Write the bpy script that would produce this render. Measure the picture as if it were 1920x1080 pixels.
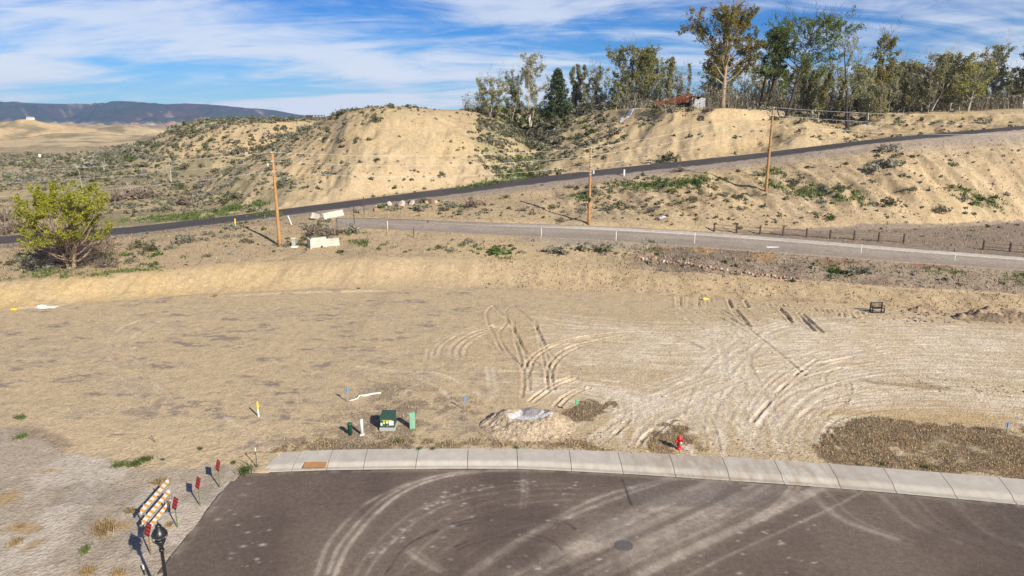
import bpy, math, random
import numpy as np
from mathutils import Vector, Matrix

for _o in list(bpy.data.objects):
    bpy.data.objects.remove(_o, do_unlink=True)
scene = bpy.context.scene
COL = scene.collection
R = math.radians

# ------------------------------------------------------------------ camera
CAM_H = 16.6
PITCH = math.atan(318 / 1281.0)
FPX = 1281.0
cam_d = bpy.data.cameras.new('camera')
cam_d.sensor_width = 36.0
cam_d.lens = FPX / 1920.0 * 36.0
cam_d.clip_start = 0.5
cam_d.clip_end = 30000.0
cam = bpy.data.objects.new('camera', cam_d)
COL.objects.link(cam)
cam.location = (0, 0, CAM_H)
cam.rotation_euler = (math.pi / 2 - PITCH, 0, 0)
scene.camera = cam

# ------------------------------------------------------------------ sky + sun
SUN_EL = R(30.0)
SUN_AZ = math.atan2(0.62, -0.78)          # clockwise from +Y
world = bpy.data.worlds.new('World')
scene.world = world
world.use_nodes = True
wn, wl = world.node_tree.nodes, world.node_tree.links
wn.clear()
w_out = wn.new('ShaderNodeOutputWorld')
w_bg = wn.new('ShaderNodeBackground'); w_bg.inputs['Strength'].default_value = 0.056
w_sky = wn.new('ShaderNodeTexSky'); w_sky.sky_type = 'NISHITA'
w_sky.sun_disc = False
w_sky.sun_elevation = SUN_EL
w_sky.sun_rotation = SUN_AZ
w_sky.altitude = 1800
w_sky.air_density = 1.0
w_sky.dust_density = 0.25
w_sky.ozone_density = 2.0
w_hsv = wn.new('ShaderNodeHueSaturation'); w_hsv.inputs['Saturation'].default_value = 1.45
w_hsv.inputs['Value'].default_value = 0.95
wl.new(w_sky.outputs[0], w_hsv.inputs['Color'])
# the clear sky is a little deeper blue than the model's
w_tint = wn.new('ShaderNodeMix'); w_tint.data_type = 'RGBA'; w_tint.blend_type = 'MULTIPLY'
w_tint.inputs[0].default_value = 1.0
w_tint.inputs[7].default_value = (0.33, 0.76, 1.18, 1)
wl.new(w_hsv.outputs[0], w_tint.inputs[6])
# cirrus: noise on a high flat cloud sheet (direction divided by its height)
w_tc = wn.new('ShaderNodeTexCoord')
w_sep = wn.new('ShaderNodeSeparateXYZ'); wl.new(w_tc.outputs['Generated'], w_sep.inputs[0])


def wmath(op, a, b=None, c=None, clamp=False):
    n = wn.new('ShaderNodeMath'); n.operation = op; n.use_clamp = clamp
    for i, v in enumerate((a, b, c)):
        if v is None:
            continue
        if isinstance(v, (int, float)):
            n.inputs[i].default_value = v
        else:
            wl.new(v, n.inputs[i])
    return n.outputs[0]


w_h = wmath('ADD', wmath('MAXIMUM', w_sep.outputs[2], 0.0), 0.17)
w_px = wmath('DIVIDE', w_sep.outputs[0], w_h)
w_py = wmath('DIVIDE', w_sep.outputs[1], w_h)
w_cmb = wn.new('ShaderNodeCombineXYZ')
wl.new(w_px, w_cmb.inputs[0]); wl.new(w_py, w_cmb.inputs[1])
w_map = wn.new('ShaderNodeMapping')
w_map.inputs['Rotation'].default_value = (0, 0, R(32))
w_map.inputs['Scale'].default_value = (0.62, 1.05, 1)
w_map.inputs['Location'].default_value = (12.4, 9.1, 0)
wl.new(w_cmb.outputs[0], w_map.inputs[0])
w_n1 = wn.new('ShaderNodeTexNoise')
w_n1.inputs['Scale'].default_value = 1.0
w_n1.inputs['Detail'].default_value = 8
w_n1.inputs['Roughness'].default_value = 0.58
w_n1.inputs['Distortion'].default_value = 0.9
wl.new(w_map.outputs[0], w_n1.inputs['Vector'])
w_map2 = wn.new('ShaderNodeMapping')
w_map2.inputs['Rotation'].default_value = (0, 0, R(24))
w_map2.inputs['Scale'].default_value = (0.9, 2.0, 1)
w_map2.inputs['Location'].default_value = (12.8, 14.1, 0)
wl.new(w_cmb.outputs[0], w_map2.inputs[0])
w_n2 = wn.new('ShaderNodeTexNoise')
w_n2.inputs['Scale'].default_value = 1.3
w_n2.inputs['Detail'].default_value = 9
w_n2.inputs['Roughness'].default_value = 0.62
w_n2.inputs['Distortion'].default_value = 1.2
wl.new(w_map2.outputs[0], w_n2.inputs['Vector'])
w_mr = wn.new('ShaderNodeMapRange'); w_mr.interpolation_type = 'SMOOTHSTEP'
w_mr.inputs[1].default_value = 0.41; w_mr.inputs[2].default_value = 0.60
wl.new(wmath('ADD', wmath('MULTIPLY', w_n1.outputs[0], 0.65), wmath('MULTIPLY', w_n2.outputs[0], 0.35)), w_mr.inputs[0])
# thin cloud thickens towards the horizon, where one looks through more of the sheet
w_hz = wn.new('ShaderNodeMapRange')
w_hz.inputs[1].default_value = 0.0; w_hz.inputs[2].default_value = 0.09
w_hz.inputs[3].default_value = 0.26; w_hz.inputs[4].default_value = 0.0
wl.new(w_sep.outputs[2], w_hz.inputs[0])
# thin ice cloud: the longer the slant path through it, the whiter it looks
w_op = wmath('SUBTRACT', 1.0, wmath('POWER', 2.718, wmath('DIVIDE', -0.30, wmath('ADD', wmath('MAXIMUM', w_sep.outputs[2], 0.0), 0.05))))
w_cov = wmath('ADD', wmath('MULTIPLY', w_mr.outputs[0], wmath('MULTIPLY', w_op, 0.92)), w_hz.outputs[0], clamp=True)
w_mix = wn.new('ShaderNodeMix'); w_mix.data_type = 'RGBA'
wl.new(w_cov, w_mix.inputs[0])
wl.new(w_tint.outputs[2], w_mix.inputs[6])
w_mix.inputs[7].default_value = (9.8, 10.2, 10.8, 1)
wl.new(w_mix.outputs[2], w_bg.inputs['Color'])
wl.new(w_bg.outputs[0], w_out.inputs[0])

sun_d = bpy.data.lights.new('sun', 'SUN')
sun_d.energy = 5.0
sun_d.angle = R(0.53)
sun_d.color = (1.0, 0.92, 0.79)
sun = bpy.data.objects.new('sun', sun_d)
COL.objects.link(sun)
SUN_DIR = Vector((math.sin(SUN_AZ) * math.cos(SUN_EL), math.cos(SUN_AZ) * math.cos(SUN_EL), math.sin(SUN_EL)))
sun.rotation_euler = SUN_DIR.to_track_quat('Z', 'Y').to_euler()
sun.location = (30, -40, 60)

scene.view_settings.view_transform = 'Standard'
scene.view_settings.look = 'None'
scene.view_settings.gamma = 1.0
scene.view_settings.use_curve_mapping = False
scene.view_settings.exposure = 0.66
scene.cycles.max_bounces = 5
scene.cycles.diffuse_bounces = 2
scene.cycles.volume_bounces = 0
scene.cycles.transparent_max_bounces = 6
scene.cycles.use_denoising = True

# ------------------------------------------------------------------ picture <-> place
CP, SP = math.cos(PITCH), math.sin(PITCH)


def ray(x, y):
    u = (x - 960.0) / FPX; v = (540.0 - y) / FPX
    return u, CP + v * SP, -SP + v * CP


def at_z(x, y, z=0.0):
    a, b, c = ray(x, y)
    t = (z - CAM_H) / c
    return (a * t, b * t, z)


def at_Y(x, y, Y):
    a, b, c = ray(x, y)
    t = Y / b
    return (a * t, Y, CAM_H + c * t)


def to_px(X, Y, Z):
    d = Y * CP - (Z - CAM_H) * SP
    up = Y * SP + (Z - CAM_H) * CP
    d = np.maximum(d, 0.1)
    return 960.0 + FPX * X / d, 540.0 - FPX * up / d


# ------------------------------------------------------------------ noise (numpy)
_tabs = {}


def vnoise(x, y, seed=0):
    if seed not in _tabs:
        _tabs[seed] = np.random.RandomState(seed + 11).rand(256, 256).astype(np.float32) * 2 - 1
    T = _tabs[seed]
    xi = np.floor(x).astype(np.int64); yi = np.floor(y).astype(np.int64)
    fx = (x - xi).astype(np.float32); fy = (y - yi).astype(np.float32)
    fx = fx * fx * fx * (fx * (fx * 6 - 15) + 10); fy = fy * fy * fy * (fy * (fy * 6 - 15) + 10)
    x0 = xi & 255; x1 = (xi + 1) & 255; y0 = yi & 255; y1 = (yi + 1) & 255
    a = T[x0, y0]; b = T[x1, y0]; c = T[x0, y1]; d = T[x1, y1]
    return (a + (b - a) * fx) * (1 - fy) + (c + (d - c) * fx) * fy


def fbm(x, y, scale=1.0, octv=4, seed=0, gain=0.5):
    s = 0.0; amp = 1.0; tot = 0.0
    f = 1.0 / scale
    for i in range(octv):
        s = s + amp * vnoise(x * f + 17.3 * i, y * f - 9.1 * i, seed + i)
        tot += amp; amp *= gain; f *= 2.03
    return s / tot * 1.5


def sstep(a, b, x):
    t = np.clip((x - a) / (b - a), 0, 1)
    return t * t * (3 - 2 * t)


# ------------------------------------------------------------------ the lie of the land
def line(pts):
    w = np.array([at_z(x, y, h) if mode == 'z' else at_Y(x, y, h) for (x, y, mode, h) in pts])
    return w


TOE = line([(x, y, 'z', 0.25) for x, y in [(-420, 604), (-200, 592), (0, 583), (200, 566), (400, 550), (600, 541), (800, 539), (1000, 543),
            (1200, 551), (1400, 562), (1600, 573), (1750, 580), (1920, 584), (2150, 592), (2400, 600)]])
BTOP = line([(-420, 545, 'Y', 59.5), (0, 528, 'Y', 62.0), (200, 516, 'Y', 64.5), (400, 497, 'Y', 69), (600, 487, 'Y', 71), (800, 482, 'Y', 71.5), (1000, 486, 'Y', 71),
             (1200, 508, 'Y', 68.0), (1400, 521, 'Y', 65.6), (1600, 534, 'Y', 63.2), (1920, 554, 'Y', 60.5), (2400, 580, 'Y', 57.5)])
GN = line([(-420, 505, 'z', 2.1), (0, 480, 'z', 2.2), (200, 466, 'z', 2.5), (400, 446, 'z', 2.9), (540, 433, 'z', 3.3), (640, 427, 'z', 3.5), (740, 432, 'z', 3.5), (900, 440, 'z', 3.45),
           (1100, 450, 'z', 3.4), (1300, 464, 'z', 3.2), (1500, 478, 'z', 3.0), (1700, 493, 'z', 2.7), (1920, 508, 'z', 2.4), (2400, 545, 'z', 1.9)])
GF = line([(-420, 492, 'z', 2.1), (0, 468, 'z', 2.2), (200, 455, 'z', 2.55), (400, 433, 'z', 3.0), (540, 418, 'z', 3.5), (640, 408, 'z', 3.7), (740, 411, 'z', 3.75), (900, 418, 'z', 3.7),
           (1100, 424, 'z', 3.6), (1300, 434, 'z', 3.4), (1500, 449, 'z', 3.2), (1700, 466, 'z', 2.9), (1920, 483, 'z', 2.6), (2400, 520, 'z', 2.1)])
RN_PTS = [(-420, 503, 73), (-200, 480, 76), (0, 459, 80), (240, 440, 86), (440, 417, 92), (640, 392, 98), (860, 364, 101.5), (1120, 331, 104), (1400, 301, 104.5),
          (1650, 268, 104.5), (1920, 243, 105), (2150, 224, 106), (2400, 208, 107)]
RF_PTS = [(-420, 486, 80), (-200, 464, 83), (0, 444, 87), (240, 427, 93), (440, 405, 99), (640, 379, 105), (860, 351.5, 108.5), (1120, 319, 111), (1400, 290.5, 111.5),
          (1650, 260, 111.5), (1920, 236.5, 112), (2150, 218, 113), (2400, 202, 114)]
RN = line([(x, y, 'Y', h) for x, y, h in RN_PTS])
RF = line([(x, y, 'Y', h) for x, y, h in RF_PTS])
STOE = line([(-420, 490, 'Y', 71), (0, 465, 'Y', 76.5), (200, 450, 'Y', 80), (400, 428, 'Y', 86), (540, 411, 'Y', 91), (640, 401, 'Y', 94), (740, 403, 'z', 3.9), (900, 410, 'z', 4.0),
             (1100, 416, 'z', 4.0), (1300, 424, 'z', 3.9), (1500, 431, 'z', 3.7), (1700, 430, 'z', 3.4), (1920, 418, 'z', 3.2), (2400, 400, 'z', 2.9)])
LINES = [TOE, BTOP, GN, GF, STOE, RN, RF]


def smooth_interp(a, A, V):
    # interpolation with a little smoothing so that the lines bend softly
    e = 0.03
    return (np.interp(a - e, A, V) + 2 * np.interp(a, A, V) + np.interp(a + e, A, V)) / 4


def prof(k, a):
    L = LINES[k]
    A = L[:, 0] / L[:, 1]
    return smooth_interp(a, A, L[:, 1]), smooth_interp(a, A, L[:, 2])


CURB = np.array([at_z(x, y, 0.0) for x, y in [(490, 886), (600, 882), (700, 880), (830, 878.5), (970, 879), (1070, 883), (1165, 888), (1262, 894), (1360, 900.5), (1460, 907),
                 (1563, 915), (1665, 923.5), (1780, 934), (1890, 944), (2000, 955), (2300, 990)]])
BACK = np.array([at_z(x, y, 0.17) for x, y in [(525, 846), (620, 843.5), (700, 842), (830, 841), (970, 841), (1070, 843.5), (1165, 847), (1262, 852), (1360, 857), (1460, 863),
                 (1563, 870), (1665, 878), (1780, 887), (1890, 896), (2000, 906), (2300, 936)]])
STREET_X0 = -13.3
STREET_Y0 = 20.6


def curb_y(X):
    return np.interp(X, CURB[:, 0], CURB[:, 1])


def back_y(X):
    return np.interp(X, BACK[:, 0], BACK[:, 1])


# edge of the high terrace: noses and gullies (picture column, distance)
_pl = [(440, 900), (405, 330), (385, 262), (388, 232), (430, 213), (500, 208), (560, 214), (600, 232), (622, 205), (648, 165), (664, 148), (690, 137), (735, 133), (785, 135),
       (826, 143), (856, 156), (900, 182), (960, 196), (1020, 196), (1062, 184), (1092, 168), (1130, 152), (1185, 140), (1250, 133), (1320, 130),
       (1385, 130.5), (1432, 136), (1470, 148), (1520, 158), (1600, 150), (1720, 143), (1920, 134), (2200, 130), (2700, 130), (2700, 900)]
PLAT = np.array([((x - 960) / FPX * 1.0 * Y * 0.975, Y) for x, Y in _pl])


def plat_dist(X, Y):
    n = len(PLAT)
    best = np.full(X.shape, 1e9, dtype=np.float64)
    inside = np.zeros(X.shape, dtype=bool)
    for i in range(n):
        ax, ay = PLAT[i]; bx, by = PLAT[(i + 1) % n]
        dx, dy = bx - ax, by - ay
        t = np.clip(((X - ax) * dx + (Y - ay) * dy) / (dx * dx + dy * dy), 0, 1)
        d = (X - ax - t * dx) ** 2 + (Y - ay - t * dy) ** 2
        best = np.minimum(best, d)
        cond = ((ay > Y) != (by > Y))
        xc = ax + (Y - ay) * dx / (dy if abs(dy) > 1e-9 else 1e-9)
        inside ^= cond & (X < xc)
    d = np.sqrt(best)
    return np.where(inside, -d, d)


def ground(X, Y, rough=True):
    X = np.asarray(X, dtype=np.float64); Y = np.asarray(Y, dtype=np.float64)
    Ys = np.maximum(Y, 1.0)
    a = np.clip(X / Ys, -1.6, 1.6)
    P = [prof(k, a) for k in range(7)]
    # lot, street bed, shoulder
    z = np.full(X.shape, 0.25)
    lot = 0.14 + 0.11 * sstep(34, 60, Y)
    byy = back_y(X); inside_street = (X > STREET_X0 + 0.25) & (Y < byy - 0.12) & (Y > STREET_Y0 + 0.2)
    inside_street &= (X > STREET_X0 + 1.3 + 0.3) | (Y < curb_y(X) - 0.1)
    shoulder = 0.015 + 0.12 * sstep(28, 36, Y) + 0.1 * sstep(-16, -34, X)
    w_sh = 1 - sstep(-13.2, -11.5, X - 0.0) * sstep(29.0, 33.0, Y)
    z = lot + (shoulder - lot) * np.where(X < -11.5, w_sh, 0.0)
    z = np.where(Y < STREET_Y0 + 0.3, 0.04, z)
    z = np.where(inside_street, -0.12, z)
    prevY, prevZ = P[0][0] - 1.0, lot
    for k in range(7):
        Yk, Zk = P[k]
        Yk = np.maximum(Yk, prevY + 0.3)
        if k == 0:
            z = np.where(Y >= prevY, lot, z)
        else:
            t = np.clip((Y - prevY) / (Yk - prevY), 0, 1)
            if k == 1:
                t = t * 0.35 + 0.65 * (t * t * (3 - 2 * t))
            z = np.where(Y >= prevY, prevZ + (Zk - prevZ) * t, z)
        prevY, prevZ = Yk, Zk
    YR, ZR = prevY, prevZ
    # beyond the upper road: ditch, wash, falling slowly towards the far valley
    far = np.maximum(Y - YR, 0)
    zb = ZR - 0.35 * sstep(0.8, 2.5, far) + 0.2 * sstep(2.5, 9, far)
    left = 1 - sstep(-0.30, 0.0, a)
    zl = 2.6 - 0.004 * np.maximum(Y - 120, 0) - 0.006 * np.maximum(Y - 300, 0)
    zl = np.maximum(zl, -40)
    wl_ = sstep(6, 50, far) * left
    zb = zb * (1 - wl_) + zl * wl_
    # terrace
    d = plat_dist(X, Y)
    if rough:
        nz = fbm(X, Y, 16.0, 4, 3) * 2.6 + np.abs(fbm(X, Y, 5.5, 3, 9)) * 1.5
        d = d + nz * sstep(-2, 5, d) * (1 - 0.55 * sstep(0, 14, d))
    zt = np.interp(a, [-0.7, -0.46, -0.36, -0.27, -0.235, -0.18, -0.1, 0.1, 0.3, 0.5, 0.9], [15.2, 15.6, 15.5, 16.0, 18.1, 18.7, 18.2, 18.4, 18.3, 17.8, 18.5])
    sl = np.interp(a, [-0.5, -0.33, -0.24, 0.0, 0.33, 0.42], [0.50, 0.5, 0.60, 0.52, 0.60, 0.34])
    dd = np.maximum(d, 0)
    rr = np.interp(a, [-0.3, -0.22, -0.1, 0.1, 0.2, 0.36, 0.42], [6.0, 8.0, 5.0, 3.0, 1.2, 1.2, 3.0])
    cliff = sstep(0.1, 0.2, a) * (1 - sstep(0.36, 0.41, a))
    zp = zt - sl * (np.sqrt(dd * dd + rr * rr) - rr) + 0.5 * sstep(0, 14, -d)
    zp = zp - cliff * 1.5 * sstep(0.2, 1.6, dd) * (1 - 0.6 * sstep(3, 16, dd))
    zp = np.where(d > 60, -50, zp)
    kk = 1.6
    m = np.maximum(zb, zp); hdiff = np.clip(kk - np.abs(zb - zp), 0, kk)
    zs = m + hdiff * hdiff / (4 * kk)
    wr = sstep(1.0, 5.0, far)
    zbeyond = zb + (zs - zb) * wr
    z = np.where(Y > YR, zbeyond, z)
    if rough:
        onroad = ((Y > P[5][0] - 0.8) & (Y < P[6][0] + 0.8))
        ongr = ((Y > P[2][0] - 0.3) & (Y < P[3][0] + 0.5) & (X > -26))
        instreet = inside_street
        lotm = (Y < P[0][0])
        slope = ((Y > P[4][0]) & (Y < P[5][0]))
        bank = ((Y > P[0][0]) & (Y < P[1][0]))
        n1 = fbm(X, Y, 7.0, 5, 21)
        amp = np.where(lotm, 0.035, 0.16)
        amp = np.where(Y > P[6][0] + 1, 0.22, amp)
        amp = np.where(onroad | ongr, 0.0, amp)
        amp = np.where(instreet, 0.0, amp)
        # rills down the cut slope under the road
        t = np.clip((Y - P[4][0]) / np.maximum(P[5][0] - P[4][0], 1), 0, 1)
        env = np.sin(np.pi * np.clip(t * 1.05, 0, 1)) * sstep(0.0, 0.12, a)
        rill = np.abs(fbm(X * 1.0 + 0.25 * Y, Y * 0.2, 2.3, 4, 31))
        hum = fbm(X, Y, 4.5, 4, 41)
        z = z + np.where(slope, env * (-0.85 * rill + 0.45 * hum + 0.2), 0)
        tb = np.clip((Y - P[0][0]) / np.maximum(P[1][0] - P[0][0], 1), 0, 1)
        z = z + np.where(bank, np.sin(np.pi * tb) * 0.22 * fbm(X * 1.0, Y * 0.4, 2.5, 4, 51), 0)
        z = z + amp * n1
        hillw = sstep(0.5, 6, d) * (1 - sstep(26, 40, d)) * wr
        z = z + np.where(Y > YR, -0.6 * hillw * np.abs(fbm(X, Y * 0.6, 3.0, 4, 61)), 0)
    return z


def G(x, y, tmin=14.0, tmax=900.0):
    """the place on the ground seen at picture point x, y"""
    a, b, c = ray(x, y)
    t = np.concatenate([np.linspace(tmin, 160, 1500), np.linspace(160.3, tmax, 900)])
    zz = CAM_H + c * t
    g = ground(a * t, b * t)
    below = np.nonzero(zz < g)[0]
    if len(below) == 0:
        return (a * 150, b * 150, float(ground(np.array([a * 150.]), np.array([b * 150.]))[0]))
    i = below[0]
    if i > 0:
        f0 = zz[i - 1] - g[i - 1]; f1 = zz[i] - g[i]
        tt = t[i - 1] + (t[i] - t[i - 1]) * f0 / (f0 - f1)
    else:
        tt = t[0]
    X, Y = a * tt, b * tt
    return (X, Y, float(ground(np.array([X]), np.array([Y]))[0]))


def gz(X, Y):
    return float(ground(np.array([float(X)]), np.array([float(Y)]))[0])


# ------------------------------------------------------------------ mesh helpers
class MB:
    """collects shapes into one mesh"""

    def __init__(self):
        self.v = []; self.f = []; self.n = 0

    def add(self, verts, faces):
        o = self.n
        self.v.extend([tuple(p) for p in verts]); self.n += len(verts)
        self.f.extend([tuple(i + o for i in f) for f in faces])
        return self

    def box(self, c, s, rz=0.0, rx=0.0, ry=0.0, bev=0.0):
        hx, hy, hz = s[0] / 2, s[1] / 2, s[2] / 2
        M = Matrix.Translation(c) @ Matrix.Rotation(rz, 4, 'Z') @ Matrix.Rotation(ry, 4, 'Y') @ Matrix.Rotation(rx, 4, 'X')
        if bev <= 0:
            vs = [(x, y, z) for z in (-hz, hz) for (x, y) in ((-hx, -hy), (hx, -hy), (hx, hy), (-hx, hy))]
            fs = [(3, 2, 1, 0), (4, 5, 6, 7), (0, 1, 5, 4), (1, 2, 6, 5), (2, 3, 7, 6), (3, 0, 4, 7)]
        else:
            b = bev
            rings = []
            for z, i in ((-hz, b), (-hz + b, 0), (hz - b, 0), (hz, b)):
                k = i
                rings.append([(-hx + k + (b if not k else 0), -hy + k, z), (hx - k - (b if not k else 0), -hy + k, z), (hx - k, -hy + k + (b if not k else 0), z),
                              (hx - k, hy - k - (b if not k else 0), z), (hx - k - (b if not k else 0), hy - k, z), (-hx + k + (b if not k else 0), hy - k, z),
                              (-hx + k, hy - k - (b if not k else 0), z), (-hx + k, -hy + k + (b if not k else 0), z)])
            vs = [p for r_ in rings for p in r_]
            fs = [tuple(range(7, -1, -1)), tuple(range(24, 32))]
            for r_ in range(3):
                for i in range(8):
                    j = (i + 1) % 8
                    fs.append((r_ * 8 + i, r_ * 8 + j, r_ * 8 + 8 + j, r_ * 8 + 8 + i))
        return self.add([tuple(M @ Vector(p)) for p in vs], fs)

    def lathe(self, prof_, seg=16, c=(0, 0, 0), squash=(1, 1)):
        vs = []; fs = []
        m = len(prof_)
        for r_, z in prof_:
            for i in range(seg):
                t = 2 * math.pi * i / seg
                vs.append((c[0] + r_ * math.cos(t) * squash[0], c[1] + r_ * math.sin(t) * squash[1], c[2] + z))
        for k in range(m - 1):
            for i in range(seg):
                j = (i + 1) % seg
                fs.append((k * seg + i, k * seg + j, (k + 1) * seg + j, (k + 1) * seg + i))
        fs.append(tuple(range(seg - 1, -1, -1))); fs.append(tuple(range((m - 1) * seg, m * seg)))
        return self.add(vs, fs)

    def tube(self, pts, rad, seg=6, cap=True):
        pts = [Vector(p) for p in pts]
        if not isinstance(rad, (list, tuple)):
            rad = [rad] * len(pts)
        vs = []; fs = []
        up = None
        for k, p in enumerate(pts):
            d = (pts[min(k + 1, len(pts) - 1)] - pts[max(k - 1, 0)])
            if d.length < 1e-9:
                d = Vector((0, 0, 1))
            d.normalize()
            if up is None:
                up = d.orthogonal().normalized()
            up = (up - d * up.dot(d))
            if up.length < 1e-6:
                up = d.orthogonal()
            up.normalize()
            sd = d.cross(up)
            for i in range(seg):
                t = 2 * math.pi * i / seg
                vs.append(tuple(p + (up * math.cos(t) + sd * math.sin(t)) * rad[k]))
        for k in range(len(pts) - 1):
            for i in range(seg):
                j = (i + 1) % seg
                fs.append((k * seg + i, k * seg + j, (k + 1) * seg + j, (k + 1) * seg + i))
        if cap:
            fs.append(tuple(range(seg - 1, -1, -1)))
            e = (len(pts) - 1) * seg
            fs.append(tuple(range(e, e + seg)))
        return self.add(vs, fs)

    def mesh(self, name, mat, smooth=False):
        me = bpy.data.meshes.new(name)
        me.from_pydata(self.v, [], self.f)
        if mat is not None:
            me.materials.append(mat)
        if smooth:
            me.polygons.foreach_set('use_smooth', [True] * len(me.polygons))
        me.update()
        return me

    def build(self, name, mat, parent=None, smooth=False, loc=None, rz=0.0):
        return link(name, self.mesh(name, mat, smooth), parent, loc, rz)


def link(name, me, parent=None, loc=None, rz=0.0):
    o = bpy.data.objects.new(name, me)
    COL.objects.link(o)
    if parent is not None:
        o.parent = parent
    if loc is not None:
        o.location = loc
    o.rotation_euler = (0, 0, rz)
    return o


def np_mesh(name, V, F, mat, smooth=False, cols=None, mats=None, midx=None):
    """V (n,3), F (m,k) -> mesh, quickly"""
    V = np.asarray(V, dtype=np.float32); F = np.asarray(F, dtype=np.int32)
    me = bpy.data.meshes.new(name)
    me.vertices.add(len(V)); me.vertices.foreach_set('co', V.ravel())
    m, k = F.shape
    me.loops.add(m * k); me.loops.foreach_set('vertex_index', F.ravel())
    me.polygons.add(m)
    me.polygons.foreach_set('loop_start', np.arange(0, m * k, k, dtype=np.int32))
    try:
        me.polygons.foreach_set('loop_total', np.full(m, k, dtype=np.int32))
    except Exception:
        pass
    if smooth:
        me.polygons.foreach_set('use_smooth', np.ones(m, dtype=bool))
    for mm in (mats or [mat]):
        me.materials.append(mm)
    if midx is not None:
        me.polygons.foreach_set('material_index', np.asarray(midx, dtype=np.int32))
    if cols is not None:
        at = me.color_attributes.new('Col', 'FLOAT_COLOR', 'POINT')
        c4 = np.ones((len(V), 4), dtype=np.float32); c4[:, :3] = cols
        at.data.foreach_set('color', c4.ravel())
    me.update(calc_edges=True)

    return me


def tag(o, label=None, cat=None, group=None, kind=None):
    if label: o['label'] = label
    if cat: o['category'] = cat
    if group: o['group'] = group
    if kind: o['kind'] = kind
    return o


def thing(name, label, cat, loc, rz=0.0, group=None):
    o = bpy.data.objects.new(name, None)
    COL.objects.link(o)
    o.empty_display_size = 0.2
    o.location = loc; o.rotation_euler = (0, 0, rz)
    return tag(o, label, cat, group)


def copy_tree(o, loc, rz=None, scale=None, label=None, group=None):
    c = o.copy(); COL.objects.link(c)
    c.location = loc
    if rz is not None: c.rotation_euler = (0, 0, rz)
    if scale is not None: c.scale = (scale, scale, scale) if isinstance(scale, (int, float)) else scale
    if label: c['label'] = label
    if group: c['group'] = group
    for ch in o.children:
        d = ch.copy(); COL.objects.link(d); d.parent = c
        for g in ch.children:
            e = g.copy(); COL.objects.link(e); e.parent = d
    return c


# ------------------------------------------------------------------ materials
def new_mat(name):
    m = bpy.data.materials.new(name); m.use_nodes = True
    nt = m.node_tree
    b = nt.nodes['Principled BSDF']
    b.inputs['Specular IOR Level'].default_value = 0.25
    return m, nt, b


def nd(nt, typ, **kw):
    n = nt.nodes.new(typ)
    for k, v in kw.items():
        if k in n.inputs:
            n.inputs[k].default_value = v
        else:
            setattr(n, k, v)
    return n


def simple(name, col, rough=0.7, var=0.18, scale=6.0, metal=0.0, bump=0.0, rnd=0.0, spec=0.25):
    """base colour with blotchy wear, grain and an optional difference from object to object"""
    m, nt, b = new_mat(name)
    L = nt.links
    tc = nd(nt, 'ShaderNodeTexCoord')
    n1 = nd(nt, 'ShaderNodeTexNoise'); n1.inputs['Scale'].default_value = scale; n1.inputs['Detail'].default_value = 7; n1.inputs['Roughness'].default_value = 0.65
    L.new(tc.outputs['Object'], n1.inputs['Vector'])
    mr = nd(nt, 'ShaderNodeMapRange'); mr.inputs[1].default_value = 0.25; mr.inputs[2].default_value = 0.75
    mr.inputs[3].default_value = 1 - var; mr.inputs[4].default_value = 1 + var
    L.new(n1.outputs[0], mr.inputs[0])
    val = mr.outputs[0]
    if rnd:
        oi = nd(nt, 'ShaderNodeObjectInfo')
        m2 = nd(nt, 'ShaderNodeMapRange'); m2.inputs[3].default_value = 1 - rnd; m2.inputs[4].default_value = 1 + rnd
        L.new(oi.outputs['Random'], m2.inputs[0])
        mu = nd(nt, 'ShaderNodeMath', operation='MULTIPLY')
        L.new(val, mu.inputs[0]); L.new(m2.outputs[0], mu.inputs[1]); val = mu.outputs[0]
    vm = nd(nt, 'ShaderNodeVectorMath', operation='SCALE')
    vm.inputs[0].default_value = col[:3]
    L.new(val, vm.inputs['Scale'])
    L.new(vm.outputs[0], b.inputs['Base Color'])
    b.inputs['Roughness'].default_value = rough; b.inputs['Metallic'].default_value = metal
    b.inputs['Specular IOR Level'].default_value = spec
    if bump:
        bp = nd(nt, 'ShaderNodeBump'); bp.inputs['Strength'].default_value = 0.6; bp.inputs['Distance'].default_value = bump
        L.new(n1.outputs[0], bp.inputs['Height']); L.new(bp.outputs[0], b.inputs['Normal'])
    return m


def leafy(name, cols, trans=0.25, rough=0.6):
    """each leaf or twig takes its own colour out of a small range"""
    m, nt, b = new_mat(name)
    L = nt.links
    g = nd(nt, 'ShaderNodeNewGeometry')
    oi = nd(nt, 'ShaderNodeObjectInfo')
    cr = nd(nt, 'ShaderNodeValToRGB')
    el = cr.color_ramp.elements
    el[0].position = 0.0; el[0].color = (*cols[0], 1)
    el[1].position = 1.0; el[1].color = (*cols[-1], 1)
    for i, c in enumerate(cols[1:-1]):
        e = el.new((i + 1) / (len(cols) - 1)); e.color = (*c, 1)
    L.new(g.outputs['Random Per Island'], cr.inputs[0])
    mr = nd(nt, 'ShaderNodeMapRange'); mr.inputs[3].default_value = 0.78; mr.inputs[4].default_value = 1.22
    L.new(oi.outputs['Random'], mr.inputs[0])
    vm = nd(nt, 'ShaderNodeVectorMath', operation='SCALE')
    L.new(cr.outputs[0], vm.inputs[0]); L.new(mr.outputs[0], vm.inputs['Scale'])
    L.new(vm.outputs[0], b.inputs['Base Color'])
    b.inputs['Roughness'].default_value = rough
    if trans > 0:
        tr = nd(nt, 'ShaderNodeBsdfTranslucent'); L.new(vm.outputs[0], tr.inputs['Color'])
        mx = nd(nt, 'ShaderNodeMixShader'); mx.inputs[0].default_value = trans
        L.new(b.outputs[0], mx.inputs[1]); L.new(tr.outputs[0], mx.inputs[2])
        L.new(mx.outputs[0], nt.nodes['Material Output'].inputs[0])
    return m


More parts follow.
